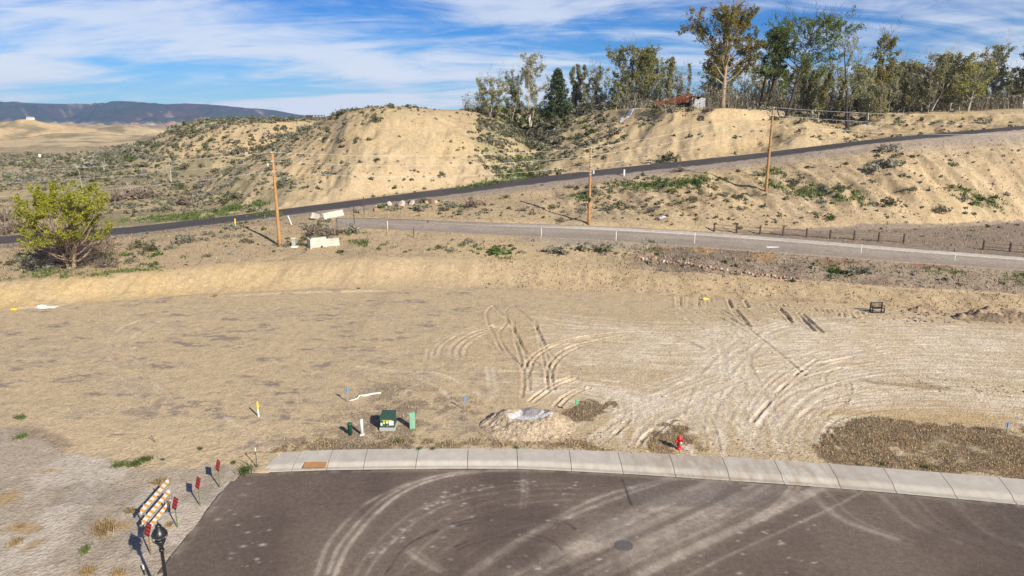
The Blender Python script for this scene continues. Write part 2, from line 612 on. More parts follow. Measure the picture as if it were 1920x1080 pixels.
def earth_mat(name, grain=1.0, bump=0.05, speck=0.22, rough=0.95, fleck=0.0):
    """colour by attribute; grain, pebbles, dry flecks and fine relief by noise"""
    m, nt, b = new_mat(name)
    L = nt.links
    at = nd(nt, 'ShaderNodeAttribute'); at.attribute_name = 'Col'
    tc = nd(nt, 'ShaderNodeTexCoord')

    def noise(scale, detail, rgh):
        n = nd(nt, 'ShaderNodeTexNoise'); n.inputs['Scale'].default_value = scale; n.inputs['Detail'].default_value = detail; n.inputs['Roughness'].default_value = rgh
        L.new(tc.outputs['Object'], n.inputs['Vector'])
        return n.outputs[0]

    def rng_(src, a0, a1, b0, b1):
        mr = nd(nt, 'ShaderNodeMapRange')
        for i_, v_ in enumerate((a0, a1, b0, b1)):
            mr.inputs[i_ + 1].default_value = v_
        L.new(src, mr.inputs[0])
        return mr.outputs[0]

    def mul(x, y):
        mu = nd(nt, 'ShaderNodeMath', operation='MULTIPLY'); L.new(x, mu.inputs[0]); L.new(y, mu.inputs[1])
        return mu.outputs[0]
    a = noise(1.7 * grain, 5, 0.72); c = noise(7.0 * grain, 3, 0.7)
    k = mul(rng_(a, 0.33, 0.67, 1 - speck, 1 + speck), rng_(c, 0.33, 0.67, 1 - speck * 1.15, 1 + speck * 1.15))
    if fleck:
        f = noise(4.2 * grain, 4, 0.65)
        k = mul(k, rng_(f, 0.56, 0.66, 1.0, 1 - fleck))
    vm = nd(nt, 'ShaderNodeVectorMath', operation='SCALE')
    L.new(at.outputs['Color'], vm.inputs[0]); L.new(k, vm.inputs['Scale'])
    L.new(vm.outputs[0], b.inputs['Base Color'])
    b.inputs['Roughness'].default_value = rough
    b.inputs['Specular IOR Level'].default_value = 0.1
    if bump:
        ad = nd(nt, 'ShaderNodeMath', operation='ADD'); L.new(a, ad.inputs[0]); L.new(c, ad.inputs[1])
        bp = nd(nt, 'ShaderNodeBump'); bp.inputs['Strength'].default_value = 0.9; bp.inputs['Distance'].default_value = bump
        L.new(ad.outputs[0], bp.inputs['Height']); L.new(bp.outputs[0], b.inputs['Normal'])
    return m


# ------------------------------------------------------------------ ground sheet
NA = 1000
A_AX = np.linspace(-1.06, 1.06, NA)
rows = [np.arange(4, 19.5, 0.6), np.arange(19.5, 60.5, 0.115), np.arange(60.5, 74, 0.17), np.arange(74, 118, 0.30), np.arange(118, 165, 0.5)]
yy = 165.0; tail = []
while yy < 430:
    tail.append(yy); yy *= 1.0075
Y_AX = np.concatenate(rows + [np.array(tail)])
NY = len(Y_AX)
AA, YY = np.meshgrid(A_AX, Y_AX)
XX = AA * YY
ZZ = ground(XX, YY)
LK = [prof(k, AA) for k in range(7)]
PD = plat_dist(XX, YY)
LOT = (YY < LK[0][0] - 0.1) & (YY > 19)


def dseg(X, Y, pts):
    """distance to an open polyline, and side sign ignored"""
    best = np.full(X.shape, 1e9)
    for (ax, ay), (bx, by) in zip(pts[:-1], pts[1:]):
        dx, dy = bx - ax, by - ay
        t = np.clip(((X - ax) * dx + (Y - ay) * dy) / max(dx * dx + dy * dy, 1e-9), 0, 1)
        best = np.minimum(best, (X - ax - t * dx) ** 2 + (Y - ay - t * dy) ** 2)
    return np.sqrt(best)


def spline(pts, n=8):
    """Catmull-Rom through the points"""
    p = [np.array(q, dtype=float) for q in pts]
    p = [2 * p[0] - p[1]] + p + [2 * p[-1] - p[-2]]
    out = []
    for i in range(1, len(p) - 2):
        for j in range(n):
            t = j / n
            out.append(0.5 * ((2 * p[i]) + (-p[i - 1] + p[i + 1]) * t + (2 * p[i - 1] - 5 * p[i] + 4 * p[i + 1] - p[i + 2]) * t * t + (-p[i - 1] + 3 * p[i] - 3 * p[i + 1] + p[i + 2]) * t ** 3))
    out.append(p[-2])
    return out


def pxline(pts, z=0.2, n=6):
    w = [at_z(x, y, z)[:2] for x, y in pts]
    return spline(w, n) if len(w) > 2 else w


def zoomed(pts, ox, oy, k):
    return [(ox + x / k, oy + y / k) for x, y in pts]


TRK_LIGHT = np.zeros(XX.shape, dtype=np.float32)     # dusty, compacted wheel tracks
TRK_Z = np.zeros(XX.shape, dtype=np.float32)


def window(w, m):
    xs = [p[0] for p in w]; ys = [p[1] for p in w]
    r0 = np.searchsorted(Y_AX, min(ys) - m); r1 = np.searchsorted(Y_AX, max(ys) + m)
    amin = min((x - m) / y for x, y in zip(xs, ys)) - 0.01; amax = max((x + m) / y for x, y in zip(xs, ys)) + 0.01
    c0 = max(np.searchsorted(A_AX, amin) - 2, 0); c1 = min(np.searchsorted(A_AX, amax) + 2, NA)
    return slice(r0, r1), slice(c0, c1)


def rut(w, width=0.34, depth=0.07, light=0.5, berm=0.6, lug=False, base_br=0.15):
    m = width * 2.2
    sl = window(w, m)
    if sl[0].stop - sl[0].start < 2 or sl[1].stop - sl[1].start < 2:
        return
    X, Y = XX[sl], YY[sl]
    d = dseg(X, Y, w)
    br = base_br + (1.1 - base_br) * np.clip(fbm(X, Y, 1.3, 3, 5) * 0.9 + 0.45, 0, 1)
    trough = np.exp(-(d / (width * 0.5)) ** 4)
    bm = np.exp(-((d - width * 0.85) / (width * 0.32)) ** 2)
    zz = depth * (-trough + berm * bm) * br
    if lug:
        zz = zz + trough * 0.03 * np.sin((X * 0.7 + Y * 0.7) * 22)
    TRK_Z[sl] += zz * np.where(LOT[sl], 1, 0)
    TRK_LIGHT[sl] = np.maximum(TRK_LIGHT[sl], (trough * light * br).astype(np.float32))


rng = random.Random(5)
Z4 = lambda p: zoomed(p, 880, 540, 3.375)
Z5 = lambda p: zoomed(p, 1300, 560, 3.097)
Z7 = lambda p: zoomed(p, 0, 560, 2.133)
deep = [
    Z4([(150, 115), (110, 155), (118, 225), (165, 320), (205, 395), (310, 472)]),
    Z4([(275, 112), (232, 150), (240, 215), (190, 285), (205, 350), (250, 415), (325, 485)]),
    Z4([(150, 118), (220, 185), (285, 270), (335, 375), (400, 450), (465, 498)]),
    Z4([(280, 115), (380, 200), (425, 255), (500, 395), (560, 455), (700, 512)]),
    Z4([(280, 212), (292, 330), (318, 430), (335, 520), (345, 600), (330, 690)]),
    Z4([(300, 300), (345, 400), (372, 500), (380, 645)]),
    Z4([(420, 212), (442, 330), (462, 430), (488, 540), (495, 640)]),
    Z4([(445, 300), (482, 400), (502, 470), (520, 560), (540, 640)]),
    Z4([(378, 712), (450, 655), (540, 598), (640, 560)]),
    Z4([(408, 718), (480, 665), (560, 612), (680, 570)]),
    Z4([(536, 742), (590, 690), (660, 650), (725, 625)]),
    Z4([(566, 750), (630, 690), (700, 648), (760, 628)]),
    Z4([(360, 565), (352, 500), (400, 430), (500, 368), (650, 325), (850, 292), (1100, 282), (1300, 305), (1480, 385)]),
    Z4([(388, 520), (405, 462), (470, 405), (590, 350), (800, 305)]),
    Z4([(488, 560), (505, 480), (560, 418), (650, 372), (800, 335), (980, 300)]),
    Z4([(520, 560), (535, 490), (590, 432), (690, 380)]),
]
for p in deep:
    rut(pxline(p), 0.22, 0.085, 0.3, 0.45, base_br=0.5)
for p in [Z5([(222, 62), (262, 110), (312, 158)]), Z5([(240, 62), (280, 108), (330, 165)]), Z5([(492, 58), (530, 95), (572, 142)]), Z5([(505, 60), (545, 98), (560, 125)]),
          Z5([(608, 88), (650, 135), (700, 190)]), Z5([(632, 92), (690, 145), (748, 197)]), Z5([(200, 5), (225, 60)]), Z5([(295, 12), (318, 55)])]:
    rut(pxline(p), 0.28, 0.16, 0.1, 0.5, base_br=0.6)
for i in range(34):
    x0 = 380 + i * 19 + rng.uniform(-8, 8); y0 = 30 + i * 1.5 + rng.uniform(-6, 8)
    rut(pxline(Z5([(x0, y0), (x0 + rng.uniform(8, 30), y0 + rng.uniform(18, 50))])), 0.2, rng.uniform(0.04, 0.10), 0.1, 0.5)
for x0 in (1312, 1330, 1385, 1403, 1425, 1445, 1500, 1522):
    rut(pxline(Z4([(x0, 52), (x0 + 2, 90), (x0 + rng.uniform(0, 8), 125)])), 0.26, 0.10, 0.1, 0.8)
for i in range(16):
    x0 = 1300 + rng.uniform(0, 420); y0 = rng.uniform(100, 230)
    rut(pxline(Z4([(x0, y0), (x0 + 45, y0 + 25), (x0 + 105, y0 + 62)])), 0.26, rng.uniform(0.03, 0.07), 0.25, 0.7)
for p in [Z5([(860, 70), (900, 95), (980, 120), (1070, 130)]), Z5([(900, 60), (960, 95), (1060, 110)]), Z5([(840, 60), (870, 90), (940, 118), (1030, 135)]),
          Z5([(345, 705), (400, 640), (480, 552), (560, 470), (640, 405), (720, 350)]), Z5([(640, 440), (700, 400), (800, 362), (960, 345), (1120, 335)]),
          Z5([(650, 410), (740, 372), (860, 350), (1000, 332)]), Z5([(200, 60), (340, 190), (480, 300), (650, 440)]),
          Z5([(765, 480), (762, 450), (790, 420), (860, 400)]), Z5([(800, 665), (870, 615), (910, 550), (905, 480)]), Z5([(770, 675), (850, 610), (885, 545), (882, 490)]),
          Z5([(775, 765), (830, 830), (890, 905), (950, 955)]), Z5([(815, 760), (870, 830), (940, 915), (970, 950)]), Z5([(735, 685), (840, 722)]),
          Z5([(1330, 445), (1430, 480), (1560, 510), (1740, 548)]), Z5([(95, 690), (120, 750), (140, 830), (145, 880)]), Z5([(60, 690), (100, 760), (120, 860)]),
          Z4([(1130, 965), (1170, 920), (1240, 865), (1310, 830), (1400, 840), (1480, 880)]), Z4([(1130, 965), (1150, 1030)]),
          Z4([(780, 930), (830, 990), (835, 1015)]), Z4([(900, 935), (975, 970)]), Z4([(820, 790), (850, 730), (890, 690)]), Z4([(600, 760), (660, 800), (690, 830)]),
          Z4([(1060, 1000), (1120, 930), (1220, 850)]), Z4([(1010, 830), (960, 880), (920, 920)])]:
    rut(pxline(p), 0.24, 0.055, 0.25, 0.6)
# faint tracks: round loops at left, strays, and the fan of passes between street and field
for p in [Z7([(590, 80), (480, 125), (440, 200), (460, 280), (520, 360), (610, 445)]), Z7([(640, 95), (545, 150), (532, 220), (572, 290), (640, 370), (730, 440)])]:
    rut(pxline(p), 0.42, 0.035, 0.30, 0.5, True)
for dx in (0, 22, 48, 90, 120, 150):
    rut(pxline(Z7([(1920 + dx, 110), (1800 + dx, 140), (1722 + dx, 190), (1705 + dx, 245)])), 0.28, 0.035, 0.28, 0.6)
for p in [Z7([(1430, 270), (1600, 290), (1760, 300), (1920, 380)]), Z7([(1650, 300), (1760, 360), (1850, 440)]), Z7([(900, 470), (1010, 550), (1080, 600)]),
          Z4([(110, 500), (130, 600), (150, 690)]), Z4([(150, 500), (165, 600), (180, 680)]), Z4([(200, 520), (450, 530), (700, 560), (1000, 600)]), Z4([(190, 590), (500, 600), (800, 612), (1100, 640)]),
          Z4([(420, 150), (700, 185), (1000, 240), (1300, 270), (1750, 300)]), Z4([(400, 182), (800, 228), (1100, 262), (1500, 300)]), Z4([(0, 290), (150, 240)])]:
    rut(pxline(p), 0.30, 0.022, 0.6, 0.3)


def fan(g1, g2, n, light=0.8, depth=0.02, seed=1):
    r_ = random.Random(seed)
    a_ = spline(g1, 6); b_ = spline(g2, 6)
    n = int(n * 3.2)
    for i in range(n):
        t = r_.uniform(-0.05, 1.05)
        ph = r_.uniform(0, 6); fq = r_.uniform(0.15, 0.4); am = r_.uniform(0.5, 4.0)
        s0 = r_.randint(0, len(a_) // 2); s1 = min(len(a_), s0 + r_.randint(len(a_) // 3, len(a_)))
        dt = r_.uniform(-0.12, 0.12)
        pts = []
        for k, (p, q) in enumerate(zip(a_, b_)):
            tk = t + dt * k / len(a_)
            pts.append((1 - tk) * p + tk * q + np.array([0, am * math.sin(ph + k * fq)]))
        pts = pts[s0:s1]
        if len(pts) < 3: continue
        wd_ = r_.choice((0.2, 0.22, 0.28, 0.36))
        dp = depth * r_.choice((0.05, 0.1, 0.2, 0.35, 0.8)); lt = light * r_.uniform(0.25, 1.1); bm_ = r_.uniform(0.2, 0.7)
        for side in ((0.0, 1.7) if r_.random() < 0.4 else (0.0,)):
            w = []
            for k, (x, y) in enumerate(pts):
                wx, wy = at_z(x, y, 0.2)[:2]
                x2, y2 = pts[min(k + 1, len(pts) - 1)]; x1, y1 = pts[max(k - 1, 0)]
                d_ = np.array(at_z(x2, y2, 0.2)[:2]) - np.array(at_z(x1, y1, 0.2)[:2]); d_ /= max(np.linalg.norm(d_), 1e-6)
                w.append((wx - d_[1] * side, wy + d_[0] * side))
            rut(w, wd_, dp, lt, bm_, base_br=0.45)


TRK_A = TRK_Z.copy(); TRK_Z[:] = 0
# street -> right-hand field
fan([(1545, 862), (1540, 822), (1575, 786), (1660, 770), (1780, 768), (1960, 782)], [(1370, 850), (1395, 765), (1460, 690), (1560, 650), (1720, 628), (1960, 640)], 20, 0.75, 0.028, 1)
# street -> far field
fan([(1520, 855), (1480, 790), (1440, 730), (1400, 690), (1340, 650), (1260, 625)], [(1260, 845), (1290, 760), (1330, 700), (1420, 640), (1530, 612), (1700, 600)], 18, 0.7, 0.026, 2)
# street -> left, over the front of the lot
fan([(1430, 855), (1370, 790), (1300, 755), (1200, 735), (1100, 715), (990, 708)], [(1190, 848), (1170, 800), (1180, 765), (1150, 745), (1080, 735), (1000, 738)], 16, 0.75, 0.026, 3)
fan([(1080, 835), (1120, 800), (1170, 770), (1260, 730), (1380, 690), (1540, 660)], [(1200, 846), (1230, 800), (1290, 760), (1380, 715), (1480, 690), (1640, 680)], 14, 0.7, 0.024, 4)
fan([(1010, 690), (1100, 680), (1250, 690), (1400, 690), (1600, 690), (1950, 690)], [(980, 600), (1100, 612), (1250, 622), (1420, 618), (1600, 620), (1950, 625)], 26, 0.6, 0.018, 6)
fan([(1400, 600), (1500, 612), (1600, 612), (1750, 612), (1850, 616), (1950, 620)], [(1420, 740), (1500, 735), (1600, 735), (1700, 740), (1800, 745), (1950, 760)], 22, 0.6, 0.02, 7)
TRK_Z = np.clip(TRK_A, -0.16, 0.07) + np.clip(TRK_Z, -0.022, 0.012)
ZZ = ZZ + TRK_Z

PXX, PYY = to_px(XX, YY, ZZ)
jx = fbm(XX, YY, 2.2, 4, 71); jy = fbm(XX + 50, YY, 2.2, 4, 75)
kx = np.clip(60.0 / YY, 0.35, 2.2)
JX = PXX + 16 * jx * kx; JY = PYY + 5 * jy * kx
NV = fbm(XX * 0.7, YY, 0.32, 3, 87); NF = fbm(XX, YY, 0.7, 4, 81); NM = fbm(XX, YY, 3.5, 4, 85); NL = fbm(XX, YY, 14.0, 3, 89)

C = np.zeros(XX.shape + (3,), dtype=np.float32)


def lay(col, w):
    global C
    w = np.clip(w, 0, 1)[..., None].astype(np.float32)
    C = C * (1 - w) + np.array(col, dtype=np.float32) * w


def inpoly(x, y, P):
    r_ = np.zeros(x.shape, dtype=bool)
    n = len(P)
    for i in range(n):
        ax, ay = P[i]; bx, by = P[(i + 1) % n]
        if ay == by: continue
        r_ ^= ((ay > y) != (by > y)) & (x < ax + (y - ay) * (bx - ax) / (by - ay))
    return r_


def ell(cx, cy, rx, ry, rot=0.0, soft=0.5, raw=False):
    x = (PXX if raw else JX) - cx; y = (PYY if raw else JY) - cy
    c, s = math.cos(R(rot)), math.sin(R(rot))
    u = (x * c + y * s) / rx; v = (-x * s + y * c) / ry
    return 1 - sstep(1 - soft, 1 + soft, np.sqrt(u * u + v * v))


lay((0.40, 0.30, 0.185), np.ones(XX.shape))
lay((0.46, 0.335, 0.19), (NM > 0.1) * 0.5)
# lot: grey-tan fines with worn and weedy patches
lotw = sstep(0.4, -0.4, YY - LK[0][0])
lay((0.455, 0.355, 0.218), lotw)
lay((0.49, 0.38, 0.232), lotw * sstep(0.0, 0.6, NL) * 0.7)
lay((0.37, 0.295, 0.21), lotw * sstep(0.05, 0.5, fbm(XX * 0.55, YY * 1.2, 1.9, 5, 95)) * sstep(-0.3, 0.4, NV) * 0.75 * (1 - sstep(1000, 1250, PXX) * 0.75))
lay((0.24, 0.195, 0.155), lotw * sstep(0.22, 0.75, fbm(XX * 0.6, YY * 1.2, 1.3, 6, 97, 0.62)) * sstep(-0.35, 0.3, NV + 0.2) * 0.95 * (1 - sstep(850, 1000, PXX)))
lay((0.22, 0.185, 0.15), lotw * np.clip(ell(430, 633, 55, 7) + ell(340, 642, 30, 5) + ell(495, 612, 25, 5) + ell(440, 650, 30, 4), 0, 1) * sstep(-0.3, 0.3, NF + NV) * 0.85)
lay((0.24, 0.195, 0.155), lotw * ell(300, 765, 90, 18) * sstep(0.0, 0.4, NF + 0.5 * NM) * 0.7)
lay((0.45, 0.335, 0.20), lotw * ell(960, 640, 110, 60) * 0.35)
# the worked field is paler
lay((0.485, 0.39, 0.262), lotw * sstep(-0.6, 0.3, NM) * np.clip(ell(1380, 690, 330, 70, 0, 0.6) + ell(1720, 690, 330, 80, 0, 0.5) + ell(1330, 800, 130, 60, 0, 0.5), 0, 1) * 0.75)
lay((0.66, 0.57, 0.45), lotw * TRK_LIGHT * 1.0)
lay((0.36, 0.28, 0.185), lotw * sstep(0.012, 0.05, -TRK_Z) * 0.5)
lay((0.44, 0.31, 0.155), lotw * ell(1720, 777, 190, 11, 2) * 0.75)
lay((0.27, 0.195, 0.115), lotw * ell(1690, 722, 70, 5, 10, 0.4) * 0.7)
# dead weeds left standing
DEAD = [[(1540, 868), (1536, 832), (1562, 803), (1620, 790), (1700, 788), (1940, 802), (1960, 905), (1780, 886), (1660, 877)],
        [(1205, 852), (1222, 818), (1262, 797), (1300, 808), (1328, 852)],
        [(1052, 795), (1060, 765), (1100, 748), (1150, 752), (1110, 792)],
        [(430, 862), (500, 842), (640, 826), (900, 826), (1090, 832), (1160, 846), (900, 842), (640, 844), (530, 850)]]
deadm = np.zeros(XX.shape)
for P_ in DEAD:
    deadm = np.maximum(deadm, inpoly(JX + 14 * NF + 8 * NV, JY + 5 * NF + 3 * NV, P_))
deadm = deadm * sstep(-0.55, 0.1, NF + 0.8 * NM + 0.35)
lay((0.185, 0.135, 0.082), lotw * deadm * 0.9)
lay((0.33, 0.235, 0.125), lotw * deadm * sstep(0.0, 0.6, NF - 0.4 * NM) * 0.8)
wd = lotw * np.clip(ell(780, 775, 140, 50, 0, 0.6) + ell(700, 825, 180, 18, 0, 0.5), 0, 1)
lay((0.225, 0.18, 0.135), wd * sstep(-0.15, 0.45, NF + 0.4 * NM) * 0.8)
lay((0.42, 0.32, 0.19), wd * sstep(0.25, 0.6, -NF) * 0.6)
# gravel shoulder by the street end
shp = inpoly(JX, JY, [(-600, 800), (30, 800), (120, 850), (300, 880), (470, 880), (500, 1000), (420, 1300), (-900, 1300)])
lay((0.36, 0.30, 0.228), shp * 0.9)
lay((0.47, 0.41, 0.335), shp * sstep(0.05, 0.5, fbm(XX * 1.2, YY * 0.6, 2.6, 4, 101)) * 0.75)
lay((0.25, 0.21, 0.165), shp * sstep(0.2, 0.6, fbm(XX, YY, 2.0, 4, 103)) * 0.5)
lay((0.24, 0.18, 0.13), ell(75, 820, 60, 14, 20) * 0.6)
for e in [(40, 1020, 35, 8, -25), (30, 930, 30, 9, 0), (40, 985, 25, 6, -20), (205, 990, 26, 12, 0), (100, 885, 25, 6, 0)]:
    lay((0.36, 0.235, 0.09), ell(*e) * 0.65)
# cut bank
bk = sstep(-0.2, 0.5, YY - LK[0][0]) * (YY < LK[1][0] + 0.4)
lay((0.415, 0.315, 0.19), bk)
lay((0.45, 0.332, 0.172), bk * (1 - sstep(200, 900, PXX)) * (0.5 + 0.5 * (NM > -0.1)))
lay((0.36, 0.265, 0.15), bk * sstep(0.1, 0.5, fbm(XX, YY * 0.5, 0.8, 4, 105)) * 0.6 * sstep(900, 1200, PXX))
lay((0.33, 0.25, 0.15), bk * sstep(0.3, 0.6, fbm(XX * 2.2, YY * 0.35, 1.1, 4, 107)) * 0.35)
# terrace above the bank
tr = (YY > LK[1][0] + 0.3) & (YY < LK[5][0])
lay((0.40, 0.305, 0.185), tr * 0.95)
lay((0.30, 0.235, 0.15), tr * sstep(0.0, 0.5, NM + 0.4 * NF) * 0.55)
lay((0.45, 0.34, 0.19), tr * sstep(0.1, 0.6, -NL) * 0.6)
rl = fbm(XX + 0.25 * YY, YY * 0.16, 1.1, 4, 33)
sl5 = tr * (YY > LK[4][0] + 1) * sstep(0.0, 0.15, AA)
lay((0.31, 0.235, 0.145), sl5 * sstep(0.1, 0.5, rl) * 0.6)
lay((0.50, 0.39, 0.24), sl5 * sstep(0.15, 0.6, -rl) * 0.6)
grey = tr * (YY < LK[3][0]) * sstep(1150, 1260, JX)
lay((0.26, 0.207, 0.155), grey * 0.95)
lay((0.165, 0.130, 0.10), grey * sstep(0.0, 0.5, NM + 0.5 * NF) * 0.8)
lay((0.235, 0.185, 0.14), (tr & (YY > LK[3][0])) * inpoly(JX, JY, [(1330, 440), (1480, 432), (1600, 422), (1750, 418), (1990, 412), (1990, 500), (1700, 470), (1500, 452)]) * 0.95)
lay((0.26, 0.225, 0.19), tr * ell(1120, 458, 130, 8, 5) * 0.8)
for e in [(1320, 466, 30, 7), (1430, 480, 35, 9)]:
    lay((0.36, 0.22, 0.10), ell(*e) * 0.7)
for e in [(1570, 492, 40, 5), (1745, 497, 45, 5), (1235, 467, 30, 5)]:
    lay((0.20, 0.095, 0.06), ell(*e) * 0.7)
lay((0.265, 0.22, 0.185), (YY > LK[4][0] - 2) * (YY < LK[5][0]) * sstep(4.2, 1.0, LK[5][0] - YY) * 0.85)      # road shoulder gravel
# beyond the road: yellow clay hills
hl = YY > LK[6][0] + 0.6
lay((0.405, 0.308, 0.18), hl)
lay((0.45, 0.338, 0.186), hl * sstep(-0.2, 0.5, NL + 0.5 * NM) * 0.7)
lay((0.36, 0.285, 0.175), hl * sstep(0.15, 0.6, fbm(XX, YY, 6.0, 4, 111)) * 0.5)
lay((0.44, 0.34, 0.215), hl * (PD > 14) * (YY < LK[6][0] + 10) * 0.5)
lay((0.30, 0.24, 0.15), hl * sstep(1, -4, PD) * 0.6)
wash = hl * sstep(640, 480, PXX) * (PD > 22)
lay((0.385, 0.305, 0.18), wash * 0.8)
lay((0.20, 0.175, 0.10), wash * sstep(-0.2, 0.4, NM + 0.7 * NL) * 0.75)
lay((0.20, 0.195, 0.10), hl * ell(960, 270, 75, 62, 25, 0.6) * sstep(-0.35, 0.3, NM + NF * 0.6) * 0.65)
lay((0.23, 0.20, 0.12), hl * ell(1085, 250, 90, 50, -25, 0.6) * sstep(-0.2, 0.4, NM + NF * 0.6) * 0.55)
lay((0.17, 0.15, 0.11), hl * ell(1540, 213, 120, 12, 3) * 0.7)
lay((0.52, 0.47, 0.40), hl * ell(1622, 232, 28, 8, 20) * sstep(-0.1, 0.3, NF) * 0.8)
# green growth (spring weeds)
GREEN = [(60, 517, 90, 6, -3), (230, 508, 70, 6, -6), (330, 408, 80, 6, -4), (460, 388, 40, 5, -8), (700, 458, 34, 6, 4), (920, 474, 45, 6, 12), (870, 462, 30, 5, 0),
         (905, 345, 42, 5, -12), (975, 325, 40, 9, -16), (960, 225, 34, 14, 20), (1092, 232, 18, 12, -30), (1040, 222, 22, 8, 0), (1150, 352, 45, 8, -10), (1215, 345, 40, 10, -10),
         (1280, 350, 45, 10, -6), (1330, 338, 30, 8, 0), (1090, 372, 26, 6, 0), (1455, 330, 40, 10, 5), (1470, 352, 40, 8, 10), (1225, 466, 32, 9, 8), (1585, 502, 55, 10, 5),
         (1755, 508, 50, 6, 4), (1895, 522, 50, 10, 8), (1830, 370, 60, 10, 20), (1560, 365, 70, 14, 8), (140, 478, 90, 5, 0), (640, 437, 40, 4, 0), (500, 405, 40, 4, -6),
         (250, 862, 40, 5, -6), (455, 882, 18, 3, 0), (745, 828, 12, 3, 0)]
greenm = np.zeros(XX.shape)
for e in GREEN:
    greenm = np.maximum(greenm, ell(*e, soft=0.6))
greenm = greenm * sstep(-0.15, 0.35, NF + 0.5 * NM + np.where(YY > 60, 0.0, 0.3))
lay((0.12, 0.145, 0.045), greenm * 0.7)

earth = earth_mat('earth', 1.0, 0.08, 0.155, 0.95, 0.24)
idx = np.arange(NY * NA, dtype=np.int32).reshape(NY, NA)
F = np.stack([idx[:-1, :-1].ravel(), idx[:-1, 1:].ravel(), idx[1:, 1:].ravel(), idx[1:, :-1].ravel()], axis=1)
V = np.stack([XX, YY, ZZ], axis=-1).reshape(-1, 3)
ground_me = np_mesh('ground', V, F, earth, True, C.reshape(-1, 3))
tag(link('ground', ground_me), kind='structure')


# ------------------------------------------------------------------ far valley and mesa
def far_ground(X, Y):
    a = X / Y
    base = ground(X, np.minimum(Y, 400.0)) * 0
    z = 2.2 - 0.004 * np.maximum(Y - 120, 0) - 0.0 * Y
    z = np.interp(Y, [200, 330, 430, 520, 640, 760, 1000, 1500, 2400, 3300, 9000], [1.9, 1.0, 0.6, 0.4, 2.4, -2, -9, -14, -24, -30, -30])
    z = z + fbm(X, Y, 110, 4, 201) * np.interp(Y, [400, 520, 640, 900, 2000], [0.4, 6.0, 9.0, 8.0, 14.0]) + np.abs(fbm(X, Y, 40, 3, 205)) * np.interp(Y, [400, 500, 900, 2000], [0.1, 3.2, 4.0, 16.0])
    top = np.interp(a, [-1.4, -0.75, -0.62, -0.535, -0.515, -0.49, -0.465, -0.43, -0.385, -0.34, -0.30, -0.26, -0.15, 1.4], [118, 112, 108, 112, 103, 92, 98, 95, 80, 62, 30, 0, -20, -20]) * 0.92 + 12
    n = fbm(X, Y * 0.6, 520, 5, 211); rg = np.abs(fbm(X, Y * 0.3, 300, 5, 215))
    t = sstep(3250, 4700, Y + 300 * n - 1100 * (rg - 0.3))
    prof_ = 0.32 * sstep(0.0, 0.30, t) + 0.68 * sstep(0.25, 0.95, t)
    z = z * (1 - sstep(0.1, 0.6, t)) + (-30) * sstep(0.1, 0.6, t)
    z = z + np.maximum(top + 30, 0) * prof_ + (fbm(X, Y, 140, 4, 221) * 5 - rg * 20) * sstep(0.02, 0.2, t) * (1 - sstep(0.8, 0.98, t))
    return z, t


yr = [395.0]
while yr[-1] < 6200:
    yr.append(yr[-1] * (1.011 if yr[-1] < 3000 else 1.0055))
FY = np.array(yr); FA = np.linspace(-1.3, 1.3, 480)
fa, fy = np.meshgrid(FA, FY); fx = fa * fy
fz, ft = far_ground(fx, fy)
fz[0] -= 3.0
n1 = fbm(fx, fy, 60, 5, 231); n2 = fbm(fx, fy, 260, 5, 235); n3 = fbm(fx, fy * 0.7, 30, 3, 239)
C = np.zeros(fx.shape + (3,), dtype=np.float32)
lay((0.43, 0.335, 0.20), np.ones(fx.shape))
lay((0.48, 0.35, 0.18), sstep(0.0, 0.5, n2) * 0.6)
lay((0.20, 0.175, 0.10), sstep(0.0, 0.45, n1 + 0.4 * n3) * 0.7 * (fy < 560))
lay((0.30, 0.24, 0.15), sstep(0.15, 0.6, n1 - 0.3 * n2) * 0.6 * (fy >= 560))
lay((0.36, 0.30, 0.22), (fy > 800) * 0.6)
n4 = fbm(fx, fy * 0.6, 16, 3, 243)
lay((0.19, 0.165, 0.10), sstep(0.1, 0.45, n4 + 0.5 * n1) * 0.75 * (fy < 1500))
lay((0.16, 0.15, 0.10), sstep(0.15, 0.5, n1 + 0.3 * n2) * 0.8 * (fy > 850))
lay((0.32, 0.20, 0.145), sstep(1300, 1900, fy) * sstep(-0.1, 0.4, n2 + 0.4 * n3) * 0.75 * (ft < 0.25))
lay((0.030, 0.042, 0.034), sstep(0.05, 0.2, ft))
lay((0.060, 0.042, 0.042), sstep(0.15, 0.3, ft) * sstep(0.0, 0.5, n2 + 0.5 * n1) * 0.8)
lay((0.20, 0.15, 0.12), sstep(0.1, 0.3, ft) * sstep(0.66, 0.85, n1 + 0.3 * n2) * 0.7)
lay((0.22, 0.14, 0.11), sstep(0.02, 0.08, ft) * (1 - sstep(0.12, 0.2, ft)) * sstep(-0.2, 0.3, n2) * 0.7)
far_earth = earth_mat('far_earth', 0.02, 0.0, 0.15)
split = int(np.searchsorted(FY, 2500))


def far_mesh(name, r0, r1):
    m_ = r1 - r0
    ii = np.arange(m_ * len(FA), dtype=np.int32).reshape(m_, len(FA))
    Fq = np.stack([ii[:-1, :-1].ravel(), ii[:-1, 1:].ravel(), ii[1:, 1:].ravel(), ii[1:, :-1].ravel()], axis=1)
    Vq = np.stack([fx[r0:r1], fy[r0:r1], fz[r0:r1]], axis=-1).reshape(-1, 3)
    tag(link(name, np_mesh(name, Vq, Fq, far_earth, True, C[r0:r1].reshape(-1, 3))), kind='structure')


far_mesh('far_valley', 0, split + 1)
far_mesh('mesa', split, len(FY))


